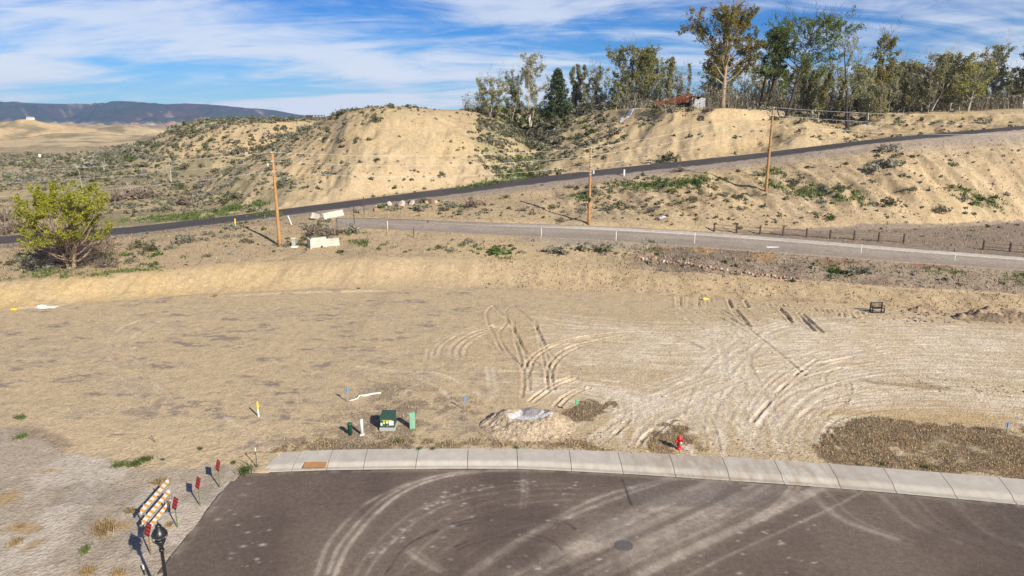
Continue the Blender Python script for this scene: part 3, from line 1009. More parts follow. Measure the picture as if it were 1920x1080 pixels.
# ------------------------------------------------------------------ street
def strip_mesh(name, X, Y, Z, cols, mat, skirt=0.0):
    ny, nx = X.shape
    ii = np.arange(ny * nx, dtype=np.int32).reshape(ny, nx)
    Fq = np.stack([ii[:-1, :-1].ravel(), ii[:-1, 1:].ravel(), ii[1:, 1:].ravel(), ii[1:, :-1].ravel()], axis=1)
    Vq = np.stack([X, Y, Z], axis=-1).reshape(-1, 3)
    cc = cols.reshape(-1, 3)
    if skirt:
        ring = np.concatenate([ii[0, :], ii[1:, -1], ii[-1, -2::-1], ii[-2:0:-1, 0]])
        lo = Vq[ring].copy(); lo[:, 2] -= skirt
        n0 = len(Vq); m_ = len(ring)
        k = np.arange(m_); k2 = (k + 1) % m_
        Fq = np.concatenate([Fq, np.stack([n0 + k, n0 + k2, ring[k2], ring[k]], axis=1).astype(np.int32)])
        Vq = np.concatenate([Vq, lo]); cc = np.concatenate([cc, cc[ring]])
    return np_mesh(name, Vq, Fq, mat, True, cc)


sx = np.concatenate([np.arange(STREET_X0, 26, 0.06), np.arange(26, 62, 0.6)])
tt = np.linspace(0, 1, 165)
SX, ST = np.meshgrid(sx, tt)
edge_wob = 0.06 * fbm(SX * 0 + 3.0, ST * 14, 1.5, 3, 301) * (SX < STREET_X0 + 0.05)
SY = STREET_Y0 + (curb_y(SX) - STREET_Y0) * ST
SXw = SX + edge_wob
SZ = 0.0 + 0.05 * np.sin(np.clip((curb_y(SX) - SY) / 9.3, 0, 1) * math.pi) + 0.008 * fbm(SX, SY, 3.0, 3, 303)
C = np.zeros(SX.shape + (3,), dtype=np.float32)
lay((0.128, 0.098, 0.077), np.ones(SX.shape))
s1 = fbm(SX, SY, 3.5, 4, 311); s2 = fbm(SX, SY, 0.5, 4, 315); s3 = fbm(SX, SY, 1.3, 4, 317)
lay((0.158, 0.122, 0.096), sstep(-0.2, 0.6, s1) * 0.8)
lay((0.098, 0.076, 0.062), sstep(0.1, 0.6, -s1) * 0.7)
lay((0.15, 0.122, 0.10), sstep(1, 4.5, -11.0 - SX + 2.5) * 0.4)
Z8 = lambda p: zoomed(p, 560, 880, 2.0426)


def mark(pts, w, col, op, seed=0, broken=0.0):
    wp = pxline(pts, 0.0, 8)
    xs = [p[0] for p in wp]; ys = [p[1] for p in wp]
    d = dseg(SX, SY, wp)
    w = w * 0.8; a_ = 0.75 * np.exp(-(d / w) ** 4) + 0.25 * np.exp(-(d / (2.2 * w)) ** 2)
    if broken:
        a_ = a_ * (0.35 + 0.65 * sstep(-0.6, 0.35, s1 + 0.5 * s3)) * (0.6 + 0.4 * sstep(-0.3, 0.3, s2))
    lay(col, np.clip(a_ * op * 1.35, 0, 0.92))


dust = (0.44, 0.375, 0.30)
for p, w, o in [([(140, 407), (190, 300), (300, 170), (420, 80), (560, 30), (720, 8), (880, 4)], 0.13, 0.62), ([(112, 400), (160, 290), (280, 155), (400, 72), (540, 24), (680, 4)], 0.11, 0.45),
                ([(68, 405), (120, 280), (240, 150), (380, 72), (520, 27)], 0.12, 0.35),
                ([(640, 405), (800, 300), (950, 212), (1150, 110), (1440, 27)], 0.15, 0.42), ([(700, 385), (900, 252), (1020, 190), (1300, 82), (1450, 35)], 0.14, 0.36),
                ([(600, 470), (760, 330), (900, 240)], 0.15, 0.3),
                ([(850, 405), (1050, 290), (1250, 180), (1500, 80), (1650, 30)], 0.32, 0.34), ([(930, 410), (1120, 290), (1330, 180), (1560, 80), (1700, 35)], 0.22, 0.28),
                ([(1150, 400), (1400, 250), (1600, 150), (1810, 58)], 0.20, 0.28), ([(1100, 405), (1300, 290), (1500, 190), (1750, 60)], 0.16, 0.24),
                ([(1740, 200), (1820, 140), (1870, 90), (1892, 50)], 0.14, 0.35), ([(1775, 200), (1850, 140), (1900, 90), (1922, 52)], 0.13, 0.33), ([(1560, 180), (1680, 110), (1750, 50)], 0.14, 0.28),
                ([(1600, 190), (1720, 115), (1800, 55)], 0.13, 0.28), ([(855, 10), (858, 80), (850, 150)], 0.10, 0.28), ([(875, 10), (876, 80), (866, 150)], 0.10, 0.25),
                ([(420, 320), (470, 355), (545, 395)], 0.14, 0.35), ([(440, 310), (500, 350), (560, 385)], 0.10, 0.25)]:
    mark(Z8(p), w, dust, o, broken=0.7)
for k, (dx, dy) in enumerate([(60, 30), (95, 48), (150, 70), (190, 92), (260, 120), (330, 150)]):      # more turning circles inside the first
    mark(Z8([(140 + dx, 440 + dy * 0.3), (195 + dx, 310 + dy), (310 + dx, 190 + dy), (440 + dx, 105 + dy), (600 + dx, 55 + dy), (780 + dx, 30 + dy), (980 + dx, 28 + dy)]), 0.10, dust, (0.16, 0.2, 0.1, 0.14, 0.08, 0.1)[k], broken=0.6)
_r = random.Random(18)
for k in range(26):                                                # dusty passes leaving the driveway towards the right
    x0 = _r.uniform(1500, 2250); ln = _r.uniform(0.55, 1.25); o_ = _r.uniform(0.08, 0.32)
    y0 = 30 + max(0, (x0 - 1440)) * 0.075
    pts = [(x0, y0), (x0 - 130 * ln, y0 + 70 * ln), (x0 - 330 * ln, y0 + 165 * ln), (x0 - 620 * ln, y0 + 300 * ln), (x0 - 900 * ln, y0 + 440 * ln)]
    mark(Z8(pts), _r.uniform(0.07, 0.2), dust, o_, broken=0.6)
for k in range(9):
    x0 = _r.uniform(1900, 2700); y0 = 75 + (x0 - 1900) * 0.09
    mark(Z8([(x0, y0), (x0 + 120, y0 + 110), (x0 + 330, y0 + 190)]), _r.uniform(0.08, 0.2), dust, _r.uniform(0.06, 0.2), broken=0.6)
lay((0.185, 0.155, 0.128), sstep(0.0, 0.5, s3 + 0.3 * s1) * np.exp(-(dseg(SX, SY, pxline(Z8([(850, 420), (1150, 260), (1500, 110), (1750, 40)]), 0, 6)) / 1.1) ** 2) * 0.55)
for p in [[(590, 212), (700, 187), (850, 185), (1000, 200), (1060, 232)], [(600, 222), (720, 198), (860, 196), (1000, 214)], [(600, 300), (700, 262), (830, 246), (950, 270), (1010, 312)],
          [(610, 312), (710, 275), (830, 258), (930, 280)], [(330, 405), (420, 292), (530, 238)]]:
    mark(Z8(p), 0.075, (0.045, 0.038, 0.034), 0.6, broken=0.8)
mark(Z8([(1240, 42), (1275, 140)]), 0.045, (0.035, 0.03, 0.028), 0.85)
lay((0.125, 0.105, 0.098), inpoly(SX, SY, [at_z(x, y, 0)[:2] for x, y in Z8([(1240, 42), (1275, 140), (1800, 150), (1900, 45), (1440, 30)])]) * 0.35)
_r = random.Random(8)
blob = np.zeros(SX.shape)
arc = spline(Z8([(280, 330), (360, 285), (450, 190), (540, 125), (640, 85), (800, 55), (960, 55), (1130, 60)]), 6)
spots = [(arc[_r.randrange(len(arc))] + np.array([_r.gauss(0, 7), _r.gauss(0, 4)]), _r.uniform(0.02, 0.075)) for _ in range(110)]
spots += [(np.array([_r.uniform(800, 1560), _r.uniform(905, 1078)]), _r.uniform(0.02, 0.07)) for _ in range(130)]
spots += [(np.array([_r.uniform(340, 520), _r.uniform(905, 1078)]), _r.uniform(0.02, 0.09)) for _ in range(45)]
for (qx, qy), rd in spots:
    wx, wy, _ = at_z(qx, qy, 0)
    i0, i1 = np.searchsorted(sx, [wx - 0.5, wx + 0.5])
    if i1 - i0 < 2: continue
    sub = np.s_[:, i0:i1]
    dx = (SX[sub] - wx) / (rd * 1.6); dy = (SY[sub] - wy) / rd
    blob[sub] = np.maximum(blob[sub], np.exp(-(dx * dx + dy * dy)) * _r.uniform(0.4, 1.0))
lay((0.46, 0.42, 0.36), blob * 1.0 * sstep(-0.6, 0.2, s2))
lay((0.30, 0.25, 0.19), sstep(0.45, 0.05, curb_y(SX) - SY) * sstep(-0.2, 0.4, s2 + 0.4) * 0.5)
lay((0.26, 0.215, 0.165), sstep(0.55, 0.0, SX - STREET_X0) * sstep(-0.3, 0.4, s2) * 0.6)
lay((0.05, 0.042, 0.035), np.exp(-((curb_y(SX) - SY - 0.05) / 0.05) ** 2) * sstep(-0.5, 0.2, s3) * 0.8)  # dark gutter seam, with its shadow line painted into the asphalt colour
asphalt = earth_mat('asphalt', 2.6, 0.012, 0.17, 0.85, 0.12)
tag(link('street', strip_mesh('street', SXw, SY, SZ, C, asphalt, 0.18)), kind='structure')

# ------------------------------------------------------------------ pavement of concrete panels
concrete = simple('concrete', (0.44, 0.405, 0.345), 0.85, 0.13, 2.2, bump=0.004, rnd=0.07)
nt = concrete.node_tree; b = nt.nodes['Principled BSDF']
src = b.inputs['Base Color'].links[0].from_socket
tc = nd(nt, 'ShaderNodeTexCoord'); sp = nd(nt, 'ShaderNodeSeparateXYZ'); nt.links.new(tc.outputs['Object'], sp.inputs[0])
r1 = nd(nt, 'ShaderNodeMapRange', interpolation_type='SMOOTHSTEP'); nt.links.new(sp.outputs[0], r1.inputs[0]); r1.inputs[1].default_value = 3.0; r1.inputs[2].default_value = 8.5
r2 = nd(nt, 'ShaderNodeMapRange', interpolation_type='SMOOTHSTEP'); nt.links.new(sp.outputs[0], r2.inputs[0]); r2.inputs[1].default_value = 19.0; r2.inputs[2].default_value = 13.0
mp = nd(nt, 'ShaderNodeMapping'); mp.inputs['Scale'].default_value = (2.6, 0.7, 1); mp.inputs['Rotation'].default_value = (0, 0, R(-25)); nt.links.new(tc.outputs['Object'], mp.inputs[0])
n1 = nd(nt, 'ShaderNodeTexNoise'); n1.inputs['Scale'].default_value = 1.0; n1.inputs['Detail'].default_value = 7; n1.inputs['Roughness'].default_value = 0.65; nt.links.new(mp.outputs[0], n1.inputs['Vector'])
r3 = nd(nt, 'ShaderNodeMapRange'); nt.links.new(n1.outputs[0], r3.inputs[0]); r3.inputs[1].default_value = 0.40; r3.inputs[2].default_value = 0.65; r3.inputs[3].default_value = 0.0; r3.inputs[4].default_value = 0.75
m1 = nd(nt, 'ShaderNodeMath', operation='MULTIPLY'); nt.links.new(r1.outputs[0], m1.inputs[0]); nt.links.new(r2.outputs[0], m1.inputs[1])
m1b = nd(nt, 'ShaderNodeMath', operation='MULTIPLY_ADD'); nt.links.new(m1.outputs[0], m1b.inputs[0]); m1b.inputs[1].default_value = 0.75; m1b.inputs[2].default_value = 0.25
m2 = nd(nt, 'ShaderNodeMath', operation='MULTIPLY'); nt.links.new(m1b.outputs[0], m2.inputs[0]); nt.links.new(r3.outputs[0], m2.inputs[1])
mx = nd(nt, 'ShaderNodeMix', data_type='RGBA'); nt.links.new(m2.outputs[0], mx.inputs[0]); nt.links.new(src, mx.inputs[6]); mx.inputs[7].default_value = (0.31, 0.24, 0.165, 1)
nt.links.new(mx.outputs[2], b.inputs['Base Color'])
joint_dirt = simple('joint_dirt', (0.10, 0.08, 0.06), 0.95, 0.2, 8)
joints = [(525, 490), (566, 546), (624, 612), (689, 681), (785, 779), (877.6, 876.6), (969, 971), (1067, 1072), (1158, 1168.7), (1255, 1267), (1353.6, 1369), (1451, 1470.5), (1553.4, 1577), (1656.5, 1681),
          (1762, 1795), (1872, 1905.6), (1985, 2022), (2105, 2148)]


def px_on(Lpx, x):
    return float(np.interp(x, [p[0] for p in Lpx], [p[1] for p in Lpx]))


CURB_PX = [(490, 886), (600, 882), (700, 880), (830, 878.5), (970, 879), (1070, 883), (1165, 888), (1262, 894), (1360, 900.5), (1460, 907), (1563, 915), (1665, 923.5), (1780, 934), (1890, 944), (2000, 955), (2300, 990)]
BACK_PX = [(525, 846), (620, 843.5), (700, 842), (830, 841), (970, 841), (1070, 843.5), (1165, 847), (1262, 852), (1360, 857), (1460, 863), (1563, 870), (1665, 878), (1780, 887), (1890, 896), (2000, 906), (2300, 936)]
SECT = [(0.0, 0.17), (0.2, 0.168), (0.45, 0.162), (0.66, 0.158), (0.70, 0.152), (0.75, 0.128), (0.80, 0.090), (0.85, 0.055), (0.885, 0.040), (1.0, 0.048)]


def walk_pt(xb, xf, t, z):
    b = np.array(at_z(xb, px_on(BACK_PX, xb), 0.17)[:2]); f = np.array(at_z(xf, px_on(CURB_PX, xf), 0.0)[:2])
    p = b * (1 - t) + f * t
    return np.array([p[0], p[1], z])


bed = MB()
for (b0, f0), (b1, f1) in zip(joints[:-1], joints[1:]):
    q = [walk_pt(b0, f0, 0.03, 0.10), walk_pt(b1, f1, 0.03, 0.10), walk_pt(b1, f1, 0.70, 0.10), walk_pt(b0, f0, 0.70, 0.10), walk_pt(b1, f1, 0.95, -0.03), walk_pt(b0, f0, 0.95, -0.03)]
    bed.add(q, [(0, 3, 2, 1), (3, 5, 4, 2)])
sidewalk = tag(bed.build('sidewalk', joint_dirt), kind='structure')
for i, ((b0, f0), (b1, f1)) in enumerate(zip(joints[:-1], joints[1:])):
    ramp = 0.55 if i == 0 else (0.8 if i == 1 else 1.0)
    m = MB(); ns = 5
    vs = []
    gap = 0.014
    for k in range(ns):
        s = k / (ns - 1)
        xb = b0 + (b1 - b0) * s; xf = f0 + (f1 - f0) * s
        for t, z in SECT:
            p = walk_pt(xb, xf, t, z)
            if i == 0: p[2] = 0.05 + (z - 0.05) * (0.5 + 0.3 * s)
            if i == 1: p[2] = 0.05 + (z - 0.05) * (0.8 + 0.2 * s)
            vs.append(p)
    nt_ = len(SECT)
    vs = np.array(vs)
    ctr0 = vs[nt_:2 * nt_] - vs[0:nt_]; ctr1 = vs[(ns - 2) * nt_:(ns - 1) * nt_] - vs[(ns - 1) * nt_:]
    vs[0:nt_] += ctr0 / np.linalg.norm(ctr0, axis=1, keepdims=True) * gap
    vs[(ns - 1) * nt_:] += ctr1 / np.linalg.norm(ctr1, axis=1, keepdims=True) * gap
    fs = []
    for k in range(ns - 1):
        for j in range(nt_ - 1):
            a0 = k * nt_ + j
            fs.append((a0, a0 + 1, a0 + nt_ + 1, a0 + nt_))
    low = vs.copy(); low[:, 2] = -0.06
    n0 = len(vs)
    for k in range(ns - 1):
        fs.append((k * nt_, (k + 1) * nt_, n0 + (k + 1) * nt_, n0 + k * nt_))
        e = nt_ - 1
        fs.append((k * nt_ + e, n0 + k * nt_ + e, n0 + (k + 1) * nt_ + e, (k + 1) * nt_ + e))
    for j in range(nt_ - 1):
        fs.append((j, n0 + j, n0 + j + 1, j + 1))
        e = (ns - 1) * nt_
        fs.append((e + j, e + j + 1, n0 + e + j + 1, n0 + e + j))
    m.add(np.concatenate([vs, low]).tolist(), fs)
    m.build('concrete_panel', concrete, sidewalk)
plate = MB()
c4 = [at_z(x, y, 0.158) for x, y in [(572, 866.5), (613, 866), (611, 876.5), (568, 877)]]
plate.add(c4 + [(x, y, z + 0.012) for x, y, z in c4], [(4, 5, 6, 7), (0, 1, 5, 4), (1, 2, 6, 5), (2, 3, 7, 6), (3, 0, 4, 7)])
cx_ = np.mean([p[0] for p in c4]); cy_ = np.mean([p[1] for p in c4])
for i in range(12):
    for j in range(6):
        u_ = (i + 0.5) / 12; v_ = (j + 0.5) / 6
        q = (np.array(c4[0]) * (1 - u_) + np.array(c4[1]) * u_) * (1 - v_) + (np.array(c4[3]) * (1 - u_) + np.array(c4[2]) * u_) * v_
        plate.lathe([(0.022, 0.011), (0.012, 0.019)], 6, tuple(q))
plate.build('tactile_plate', simple('rust_plate', (0.40, 0.21, 0.09), 0.8, 0.25, 5), sidewalk)


# ------------------------------------------------------------------ upper road, gravel road, path
def road(name, k0, k1, x0, x1, na, nt, zoff, colfun, mat, t0=0.0, t1=1.0, skirt=0.12):
    aa = np.linspace((x0 - 960) / FPX, (x1 - 960) / FPX, na)
    Y0, Z0 = prof(k0, aa); Y1, Z1 = prof(k1, aa)
    t = np.linspace(t0, t1, nt)[:, None]
    Yg = Y0[None] * (1 - t) + Y1[None] * t; Zg = Z0[None] * (1 - t) + Z1[None] * t + zoff
    Xg = aa[None] * Yg
    T = t + 0 * Yg
    tag(link(name, strip_mesh(name, Xg, Yg, Zg, colfun(Xg, Yg, T), mat, skirt)), kind='structure')


def upper_cols(X, Y, T):
    global C
    C = np.zeros(X.shape + (3,), dtype=np.float32)
    lay((0.082, 0.073, 0.070), np.ones(X.shape))
    n = fbm(X, Y, 4, 4, 331)
    lay((0.105, 0.093, 0.086), sstep(0, 0.6, n) * 0.7)
    for c_ in (0.24, 0.42, 0.60, 0.78):
        lay((0.060, 0.054, 0.052), np.exp(-((T - c_) / 0.05) ** 2) * 0.6)
    lay((0.21, 0.18, 0.15), sstep(0.09, 0.02, np.minimum(T, 1 - T)) * sstep(-0.3, 0.4, fbm(X, Y, 0.8, 3, 333)) * 0.8)
    return C


road('upper_road', 5, 6, -460, 2420, 700, 24, 0.06, upper_cols, asphalt)


def gravel_cols(X, Y, T):
    global C
    C = np.zeros(X.shape + (3,), dtype=np.float32)
    lay((0.31, 0.26, 0.207), np.ones(X.shape))
    n = fbm(X, Y, 3, 4, 341)
    lay((0.255, 0.212, 0.168), sstep(0, 0.5, n) * 0.7)
    lay((0.35, 0.305, 0.255), np.exp(-((T - 0.52) / 0.07) ** 2) * 0.6 + np.exp(-((T - 0.75) / 0.06) ** 2) * 0.4)
    lay((0.25, 0.203, 0.155), sstep(0.3, 0.0, T + 0.2 * n) * 0.8)
    return C


gravel = earth_mat('gravel', 2.0, 0.03, 0.28)
road('gravel_road', 2, 3, 628, 2420, 420, 16, 0.04, gravel_cols, gravel)


def path_cols(X, Y, T):
    global C
    C = np.zeros(X.shape + (3,), dtype=np.float32)
    lay((0.47, 0.425, 0.36), np.ones(X.shape))
    lay((0.38, 0.335, 0.28), sstep(0.0, 0.6, fbm(X, Y, 2, 4, 351)) * 0.6)
    lay((0.285, 0.245, 0.205), sstep(12, -6, X + 3 * fbm(X, Y, 2, 3, 353)))
    return C


road('footpath', 2, 3, 800, 2420, 300, 6, 0.06, path_cols, gravel, 0.76, 0.99)

# ------------------------------------------------------------------ street furniture at the road's end
M_black = simple('black_iron', (0.012, 0.012, 0.014), 0.38, 0.25, 9, spec=0.5)
M_glass = new_mat('lamp_glass'); M_glass[2].inputs['Base Color'].default_value = (0.85, 0.87, 0.86, 1); M_glass[2].inputs['Transmission Weight'].default_value = 0.9
M_glass[2].inputs['Roughness'].default_value = 0.12; M_glass[2].inputs['IOR'].default_value = 1.1; M_glass = M_glass[0]
M_galv = simple('galvanised', (0.40, 0.40, 0.39), 0.45, 0.15, 7, metal=0.6)
M_white = simple('white_paint', (0.74, 0.72, 0.67), 0.6, 0.1, 6)
M_greenpost = simple('green_post', (0.13, 0.17, 0.06), 0.6, 0.2, 7)
M_rustpost = simple('rust_post', (0.25, 0.14, 0.05), 0.7, 0.2, 7)
M_signred = simple('sign_red', (0.09, 0.010, 0.013), 0.5, 0.2, 6)
M_reflect = simple('reflector_red', (0.30, 0.022, 0.028), 0.3, 0.15, 20, spec=0.6)
M_signback = simple('sign_back', (0.16, 0.17, 0.18), 0.5, 0.1, 6, metal=0.5)

LAMP = (-11.33, 19.4)
lamp = thing('street_lamp', 'black iron post lamp with domed cap and open cage by the street end', 'street lamp', (LAMP[0], LAMP[1], 0.04))
MB().lathe([(0.19, 0), (0.19, 0.08), (0.15, 0.12), (0.13, 0.5), (0.10, 0.58), (0.075, 0.66)], 14).build('lamp_base', M_black, lamp)
MB().lathe([(0.070, 0.64), (0.068, 1.0), (0.054, 2.6), (0.050, 2.98), (0.085, 3.0), (0.085, 3.05), (0.055, 3.07)], 14).build('pole', M_black, lamp, True)
MB().lathe([(0.05, 3.07), (0.075, 3.12), (0.06, 3.16), (0.12, 3.26), (0.165, 3.36), (0.16, 3.40), (0.09, 3.41)], 18).build('lantern_cup', M_black, lamp, True)
for i in range(4):
    t = R(45 + 90 * i)
    g = MB(); g.tube([(math.cos(t) * r_, math.sin(t) * r_, z) for r_, z in ((0.13, 3.30), (0.20, 3.38), (0.235, 3.48), (0.22, 3.58))], 0.011, 6)
    g.build('cage_rib', M_black, lamp)
MB().lathe([(0.08, 3.405), (0.135, 3.45), (0.155, 3.55), (0.13, 3.60)], 18).build('globe', M_glass, lamp, True)
MB().lathe([(0.235, 3.56), (0.245, 3.58), (0.225, 3.66), (0.17, 3.76), (0.10, 3.83), (0.085, 3.85), (0.10, 3.87), (0.085, 3.92), (0.04, 3.96)], 20).build('lamp_cap', M_black, lamp, True)
MB().lathe([(0.02, 3.95), (0.03, 3.99), (0.018, 4.02), (0.012, 4.08)], 10).build('finial', M_black, lamp, True)

# striped barricade
M_stripe, nt, b = new_mat('barricade_stripes')
tc = nd(nt, 'ShaderNodeTexCoord'); sp = nd(nt, 'ShaderNodeSeparateXYZ'); nt.links.new(tc.outputs['Object'], sp.inputs[0])
ad = nd(nt, 'ShaderNodeMath', operation='ADD'); nt.links.new(sp.outputs[1], ad.inputs[0]); nt.links.new(sp.outputs[2], ad.inputs[1])
mu = nd(nt, 'ShaderNodeMath', operation='MULTIPLY'); nt.links.new(ad.outputs[0], mu.inputs[0]); mu.inputs[1].default_value = 2.9
fr = nd(nt, 'ShaderNodeMath', operation='FRACT'); nt.links.new(mu.outputs[0], fr.inputs[0])
gt = nd(nt, 'ShaderNodeMath', operation='GREATER_THAN'); nt.links.new(fr.outputs[0], gt.inputs[0]); gt.inputs[1].default_value = 0.52
nz_ = nd(nt, 'ShaderNodeTexNoise'); nz_.inputs['Scale'].default_value = 5; nz_.inputs['Detail'].default_value = 6; nt.links.new(tc.outputs['Object'], nz_.inputs['Vector'])
mx = nd(nt, 'ShaderNodeMix', data_type='RGBA'); nt.links.new(gt.outputs[0], mx.inputs[0]); mx.inputs[6].default_value = (0.78, 0.74, 0.68, 1); mx.inputs[7].default_value = (0.72, 0.33, 0.05, 1)
mr_ = nd(nt, 'ShaderNodeMapRange'); nt.links.new(nz_.outputs[0], mr_.inputs[0]); mr_.inputs[3].default_value = 0.72; mr_.inputs[4].default_value = 1.15
vm_ = nd(nt, 'ShaderNodeVectorMath', operation='SCALE'); nt.links.new(mx.outputs[2], vm_.inputs[0]); nt.links.new(mr_.outputs[0], vm_.inputs['Scale'])
nt.links.new(vm_.outputs[0], b.inputs['Base Color']); b.inputs['Roughness'].default_value = 0.55
bar = thing('barricade', 'road end barricade with three orange and white striped rails', 'barricade', (-14.85, 25.45, gz(-14.85, 25.45)), R(2))
for z in (0.42, 0.90, 1.38):
    o = MB().box((0.03, 0, 0), (0.03, 2.44, 0.21), bev=0.006).build('rail', M_stripe, bar)
    o.location = (0, 0.03 * (z - 0.9), z)
for y in (-0.85, 0.85):
    MB().box((-0.01, y, 0.78), (0.045, 0.045, 1.5)).build('upright', M_galv, bar)
    MB().box((0, y, 0.035), (1.3, 0.06, 0.06)).build('foot', M_galv, bar)

mk_info = [((412.9, 914), 'farthest from the camera, nearest the sidewalk end', M_greenpost), ((376, 948.4), 'second from the sidewalk end, with clear gravel round it', M_greenpost),
           ((333.8, 989.3), 'just in front of the far end of the barricade', M_greenpost), ((284, 1040.7), 'on a brown post, closest to the black lamp', M_rustpost)]
for (x, y), where, pm in mk_info:
    X, Y, z = G(x, y)
    t = thing('end_of_road_marker', 'red diamond reflector sign ' + where, 'road sign', (X, Y, z), R(4), 'red diamond markers along the street end')
    MB().box((-0.02, 0, 0.55), (0.03, 0.055, 1.2)).build('post', pm, t)
    pl = MB(); pl.box((0.0, 0, 0), (0.012, 0.457, 0.457), rx=R(45))
    p_o = pl.build('plate', M_signred, t); p_o.location = (0.01, 0, 1.13)
    for i in range(3):
        for j in range(3):
            u_ = (i - 1) * 0.135; v_ = (j - 1) * 0.135
            rr_ = MB(); rr_.lathe([(0.056, 0), (0.056, 0.008), (0.04, 0.014)], 10)
            o = rr_.build('reflector', M_reflect, p_o)
            o.rotation_euler = (0, R(90), 0)
            o.location = (0.007, (u_ - v_) * 0.7071, (u_ + v_) * 0.7071)


def hgt(x, yb, yt):
    X, Y, z = G(x, yb)
    return (X, Y, z), at_Y(x, yt, Y)[2] - z


# ------------------------------------------------------------------ utility fittings in the lot
M_dkgreen = simple('dark_green', (0.018, 0.10, 0.055), 0.5, 0.15, 8)
M_boxgreen = simple('cabinet_green', (0.035, 0.075, 0.05), 0.45, 0.15, 5, spec=0.4)
M_pale = simple('pale_green', (0.22, 0.42, 0.29), 0.5, 0.1, 6)
M_pvc = simple('weathered_white', (0.62, 0.63, 0.60), 0.55, 0.1, 9)
M_grey = simple('grey_concrete', (0.33, 0.34, 0.32), 0.9, 0.12, 6)
M_yellow = simple('yellow', (0.75, 0.52, 0.04), 0.5, 0.12, 8)
M_dark = simple('near_black', (0.02, 0.02, 0.022), 0.6, 0.2, 8)

p, h = hgt(657, 815, 793)
t = thing('utility_pedestal', 'short dark green cylindrical pedestal beside the white pipe', 'pedestal', p)
MB().lathe([(0.125, 0), (0.125, h * 0.86), (0.135, h * 0.87)], 16).build('body', M_dkgreen, t, True)
MB().lathe([(0.14, h * 0.86), (0.14, h * 0.96), (0.12, h), (0.03, h * 1.02)], 16).build('cap', M_dkgreen, t, True)
p, h = hgt(679, 815, 786)
t = thing('pipe_post', 'white standing pipe with square foot left of the green cabinet', 'pipe', p)
MB().lathe([(0.085, 0), (0.085, h * 0.97), (0.07, h)], 14).build('pipe', M_pvc, t, True)
MB().box((0.02, -0.05, 0.03), (0.24, 0.22, 0.06), bev=0.01).build('foot', M_pvc, t)
p, h = hgt(727, 806, 776)
t = thing('transformer_cabinet', 'dark green electrical cabinet with pasted notices on a grey pad', 'cabinet', p, R(0))
MB().box((0, 0.30, 0.06), (0.86, 0.9, 0.22), bev=0.015).build('pad', M_grey, t)
bd = MB()
w_, d_ = 0.76, 0.74
bd.add([(-w_ / 2, -0.06, 0.17), (w_ / 2, -0.06, 0.17), (w_ / 2, -0.06, 0.66), (-w_ / 2, -0.06, 0.66), (-w_ / 2, d_ - 0.06, 0.17), (w_ / 2, d_ - 0.06, 0.17), (w_ / 2, d_ - 0.06, 0.80), (-w_ / 2, d_ - 0.06, 0.80)],
       [(0, 1, 2, 3), (5, 4, 7, 6), (1, 5, 6, 2), (4, 0, 3, 7), (4, 5, 1, 0)])
body = bd.build('body', M_boxgreen, t)
lid = MB(); lid.add([(-w_ / 2 - 0.02, -0.09, 0.645), (w_ / 2 + 0.02, -0.09, 0.645), (w_ / 2 + 0.02, d_ - 0.03, 0.80), (-w_ / 2 - 0.02, d_ - 0.03, 0.80),
                     (-w_ / 2 - 0.02, -0.09, 0.70), (w_ / 2 + 0.02, -0.09, 0.70), (w_ / 2 + 0.02, d_ - 0.03, 0.855), (-w_ / 2 - 0.02, d_ - 0.03, 0.855)],
                    [(0, 3, 2, 1), (4, 5, 6, 7), (0, 1, 5, 4), (1, 2, 6, 5), (2, 3, 7, 6), (3, 0, 4, 7)])
lid.build('lid', M_boxgreen, t)
M_sticky = simple('sticker_yellow', (0.55, 0.58, 0.05), 0.5, 0.15, 30); M_stick = simple('sticker_white', (0.72, 0.72, 0.76), 0.5, 0.12, 40)
for (x, z, sx_, sz_, mm) in [(-0.31, 0.36, 0.10, 0.16, M_stick), (-0.17, 0.45, 0.11, 0.15, M_sticky), (0.0, 0.47, 0.12, 0.11, M_stick), (0.22, 0.43, 0.25, 0.26, M_stick), (-0.02, 0.585, 0.52, 0.03, M_sticky)]:
    MB().box((x, -0.066, z), (sx_, 0.006, sz_)).build('notice', mm, body)
MB().box((0.0, -0.075, 0.28), (0.05, 0.03, 0.09)).build('latch', M_galv, body)
p, h = hgt(773, 804, 775)
t = thing('utility_pedestal', 'pale mint green square pedestal right of the green cabinet', 'pedestal', p)
MB().box((0, 0.08, h * 0.45), (0.28, 0.24, h * 0.9), bev=0.02).build('body', M_pale, t)
MB().box((0, 0.08, h * 0.95), (0.31, 0.27, h * 0.12), bev=0.03).build('cap', M_pale, t)
for k in range(5):
    MB().box((0, -0.046, h * (0.2 + 0.13 * k)), (0.22, 0.016, 0.02)).build('louvre', M_pale, t)

# hydrant
p, h = hgt(1273, 842, 817.5)
M_red = simple('hydrant_red', (0.55, 0.018, 0.02), 0.42, 0.15, 9, spec=0.45)
t = thing('fire_hydrant', 'bright red fire hydrant in the patch of dead weeds by the sidewalk', 'hydrant', p, R(10))
MB().lathe([(0.15, 0), (0.15, 0.05), (0.10, 0.06), (0.10, 0.20), (0.145, 0.21), (0.145, 0.25), (0.105, 0.26), (0.10, 0.55), (0.14, 0.56), (0.14, 0.60)], 16).build('barrel', M_red, t, True)
MB().lathe([(0.135, 0.595), (0.125, 0.65), (0.08, 0.71), (0.035, 0.73), (0.035, 0.78), (0.02, 0.79)], 16).build('bonnet', M_red, t, True)
for sgn, rr_, ln in ((1, 0.055, 0.19), (-1, 0.055, 0.19)):
    o = MB().lathe([(rr_, 0), (rr_, ln - 0.05), (rr_ + 0.022, ln - 0.05), (rr_ + 0.02, ln), (0.02, ln + 0.025)], 12).build('hose_outlet', M_red, t, True)
    o.rotation_euler = (0, R(90) * sgn, 0); o.location = (0, 0, 0.44)
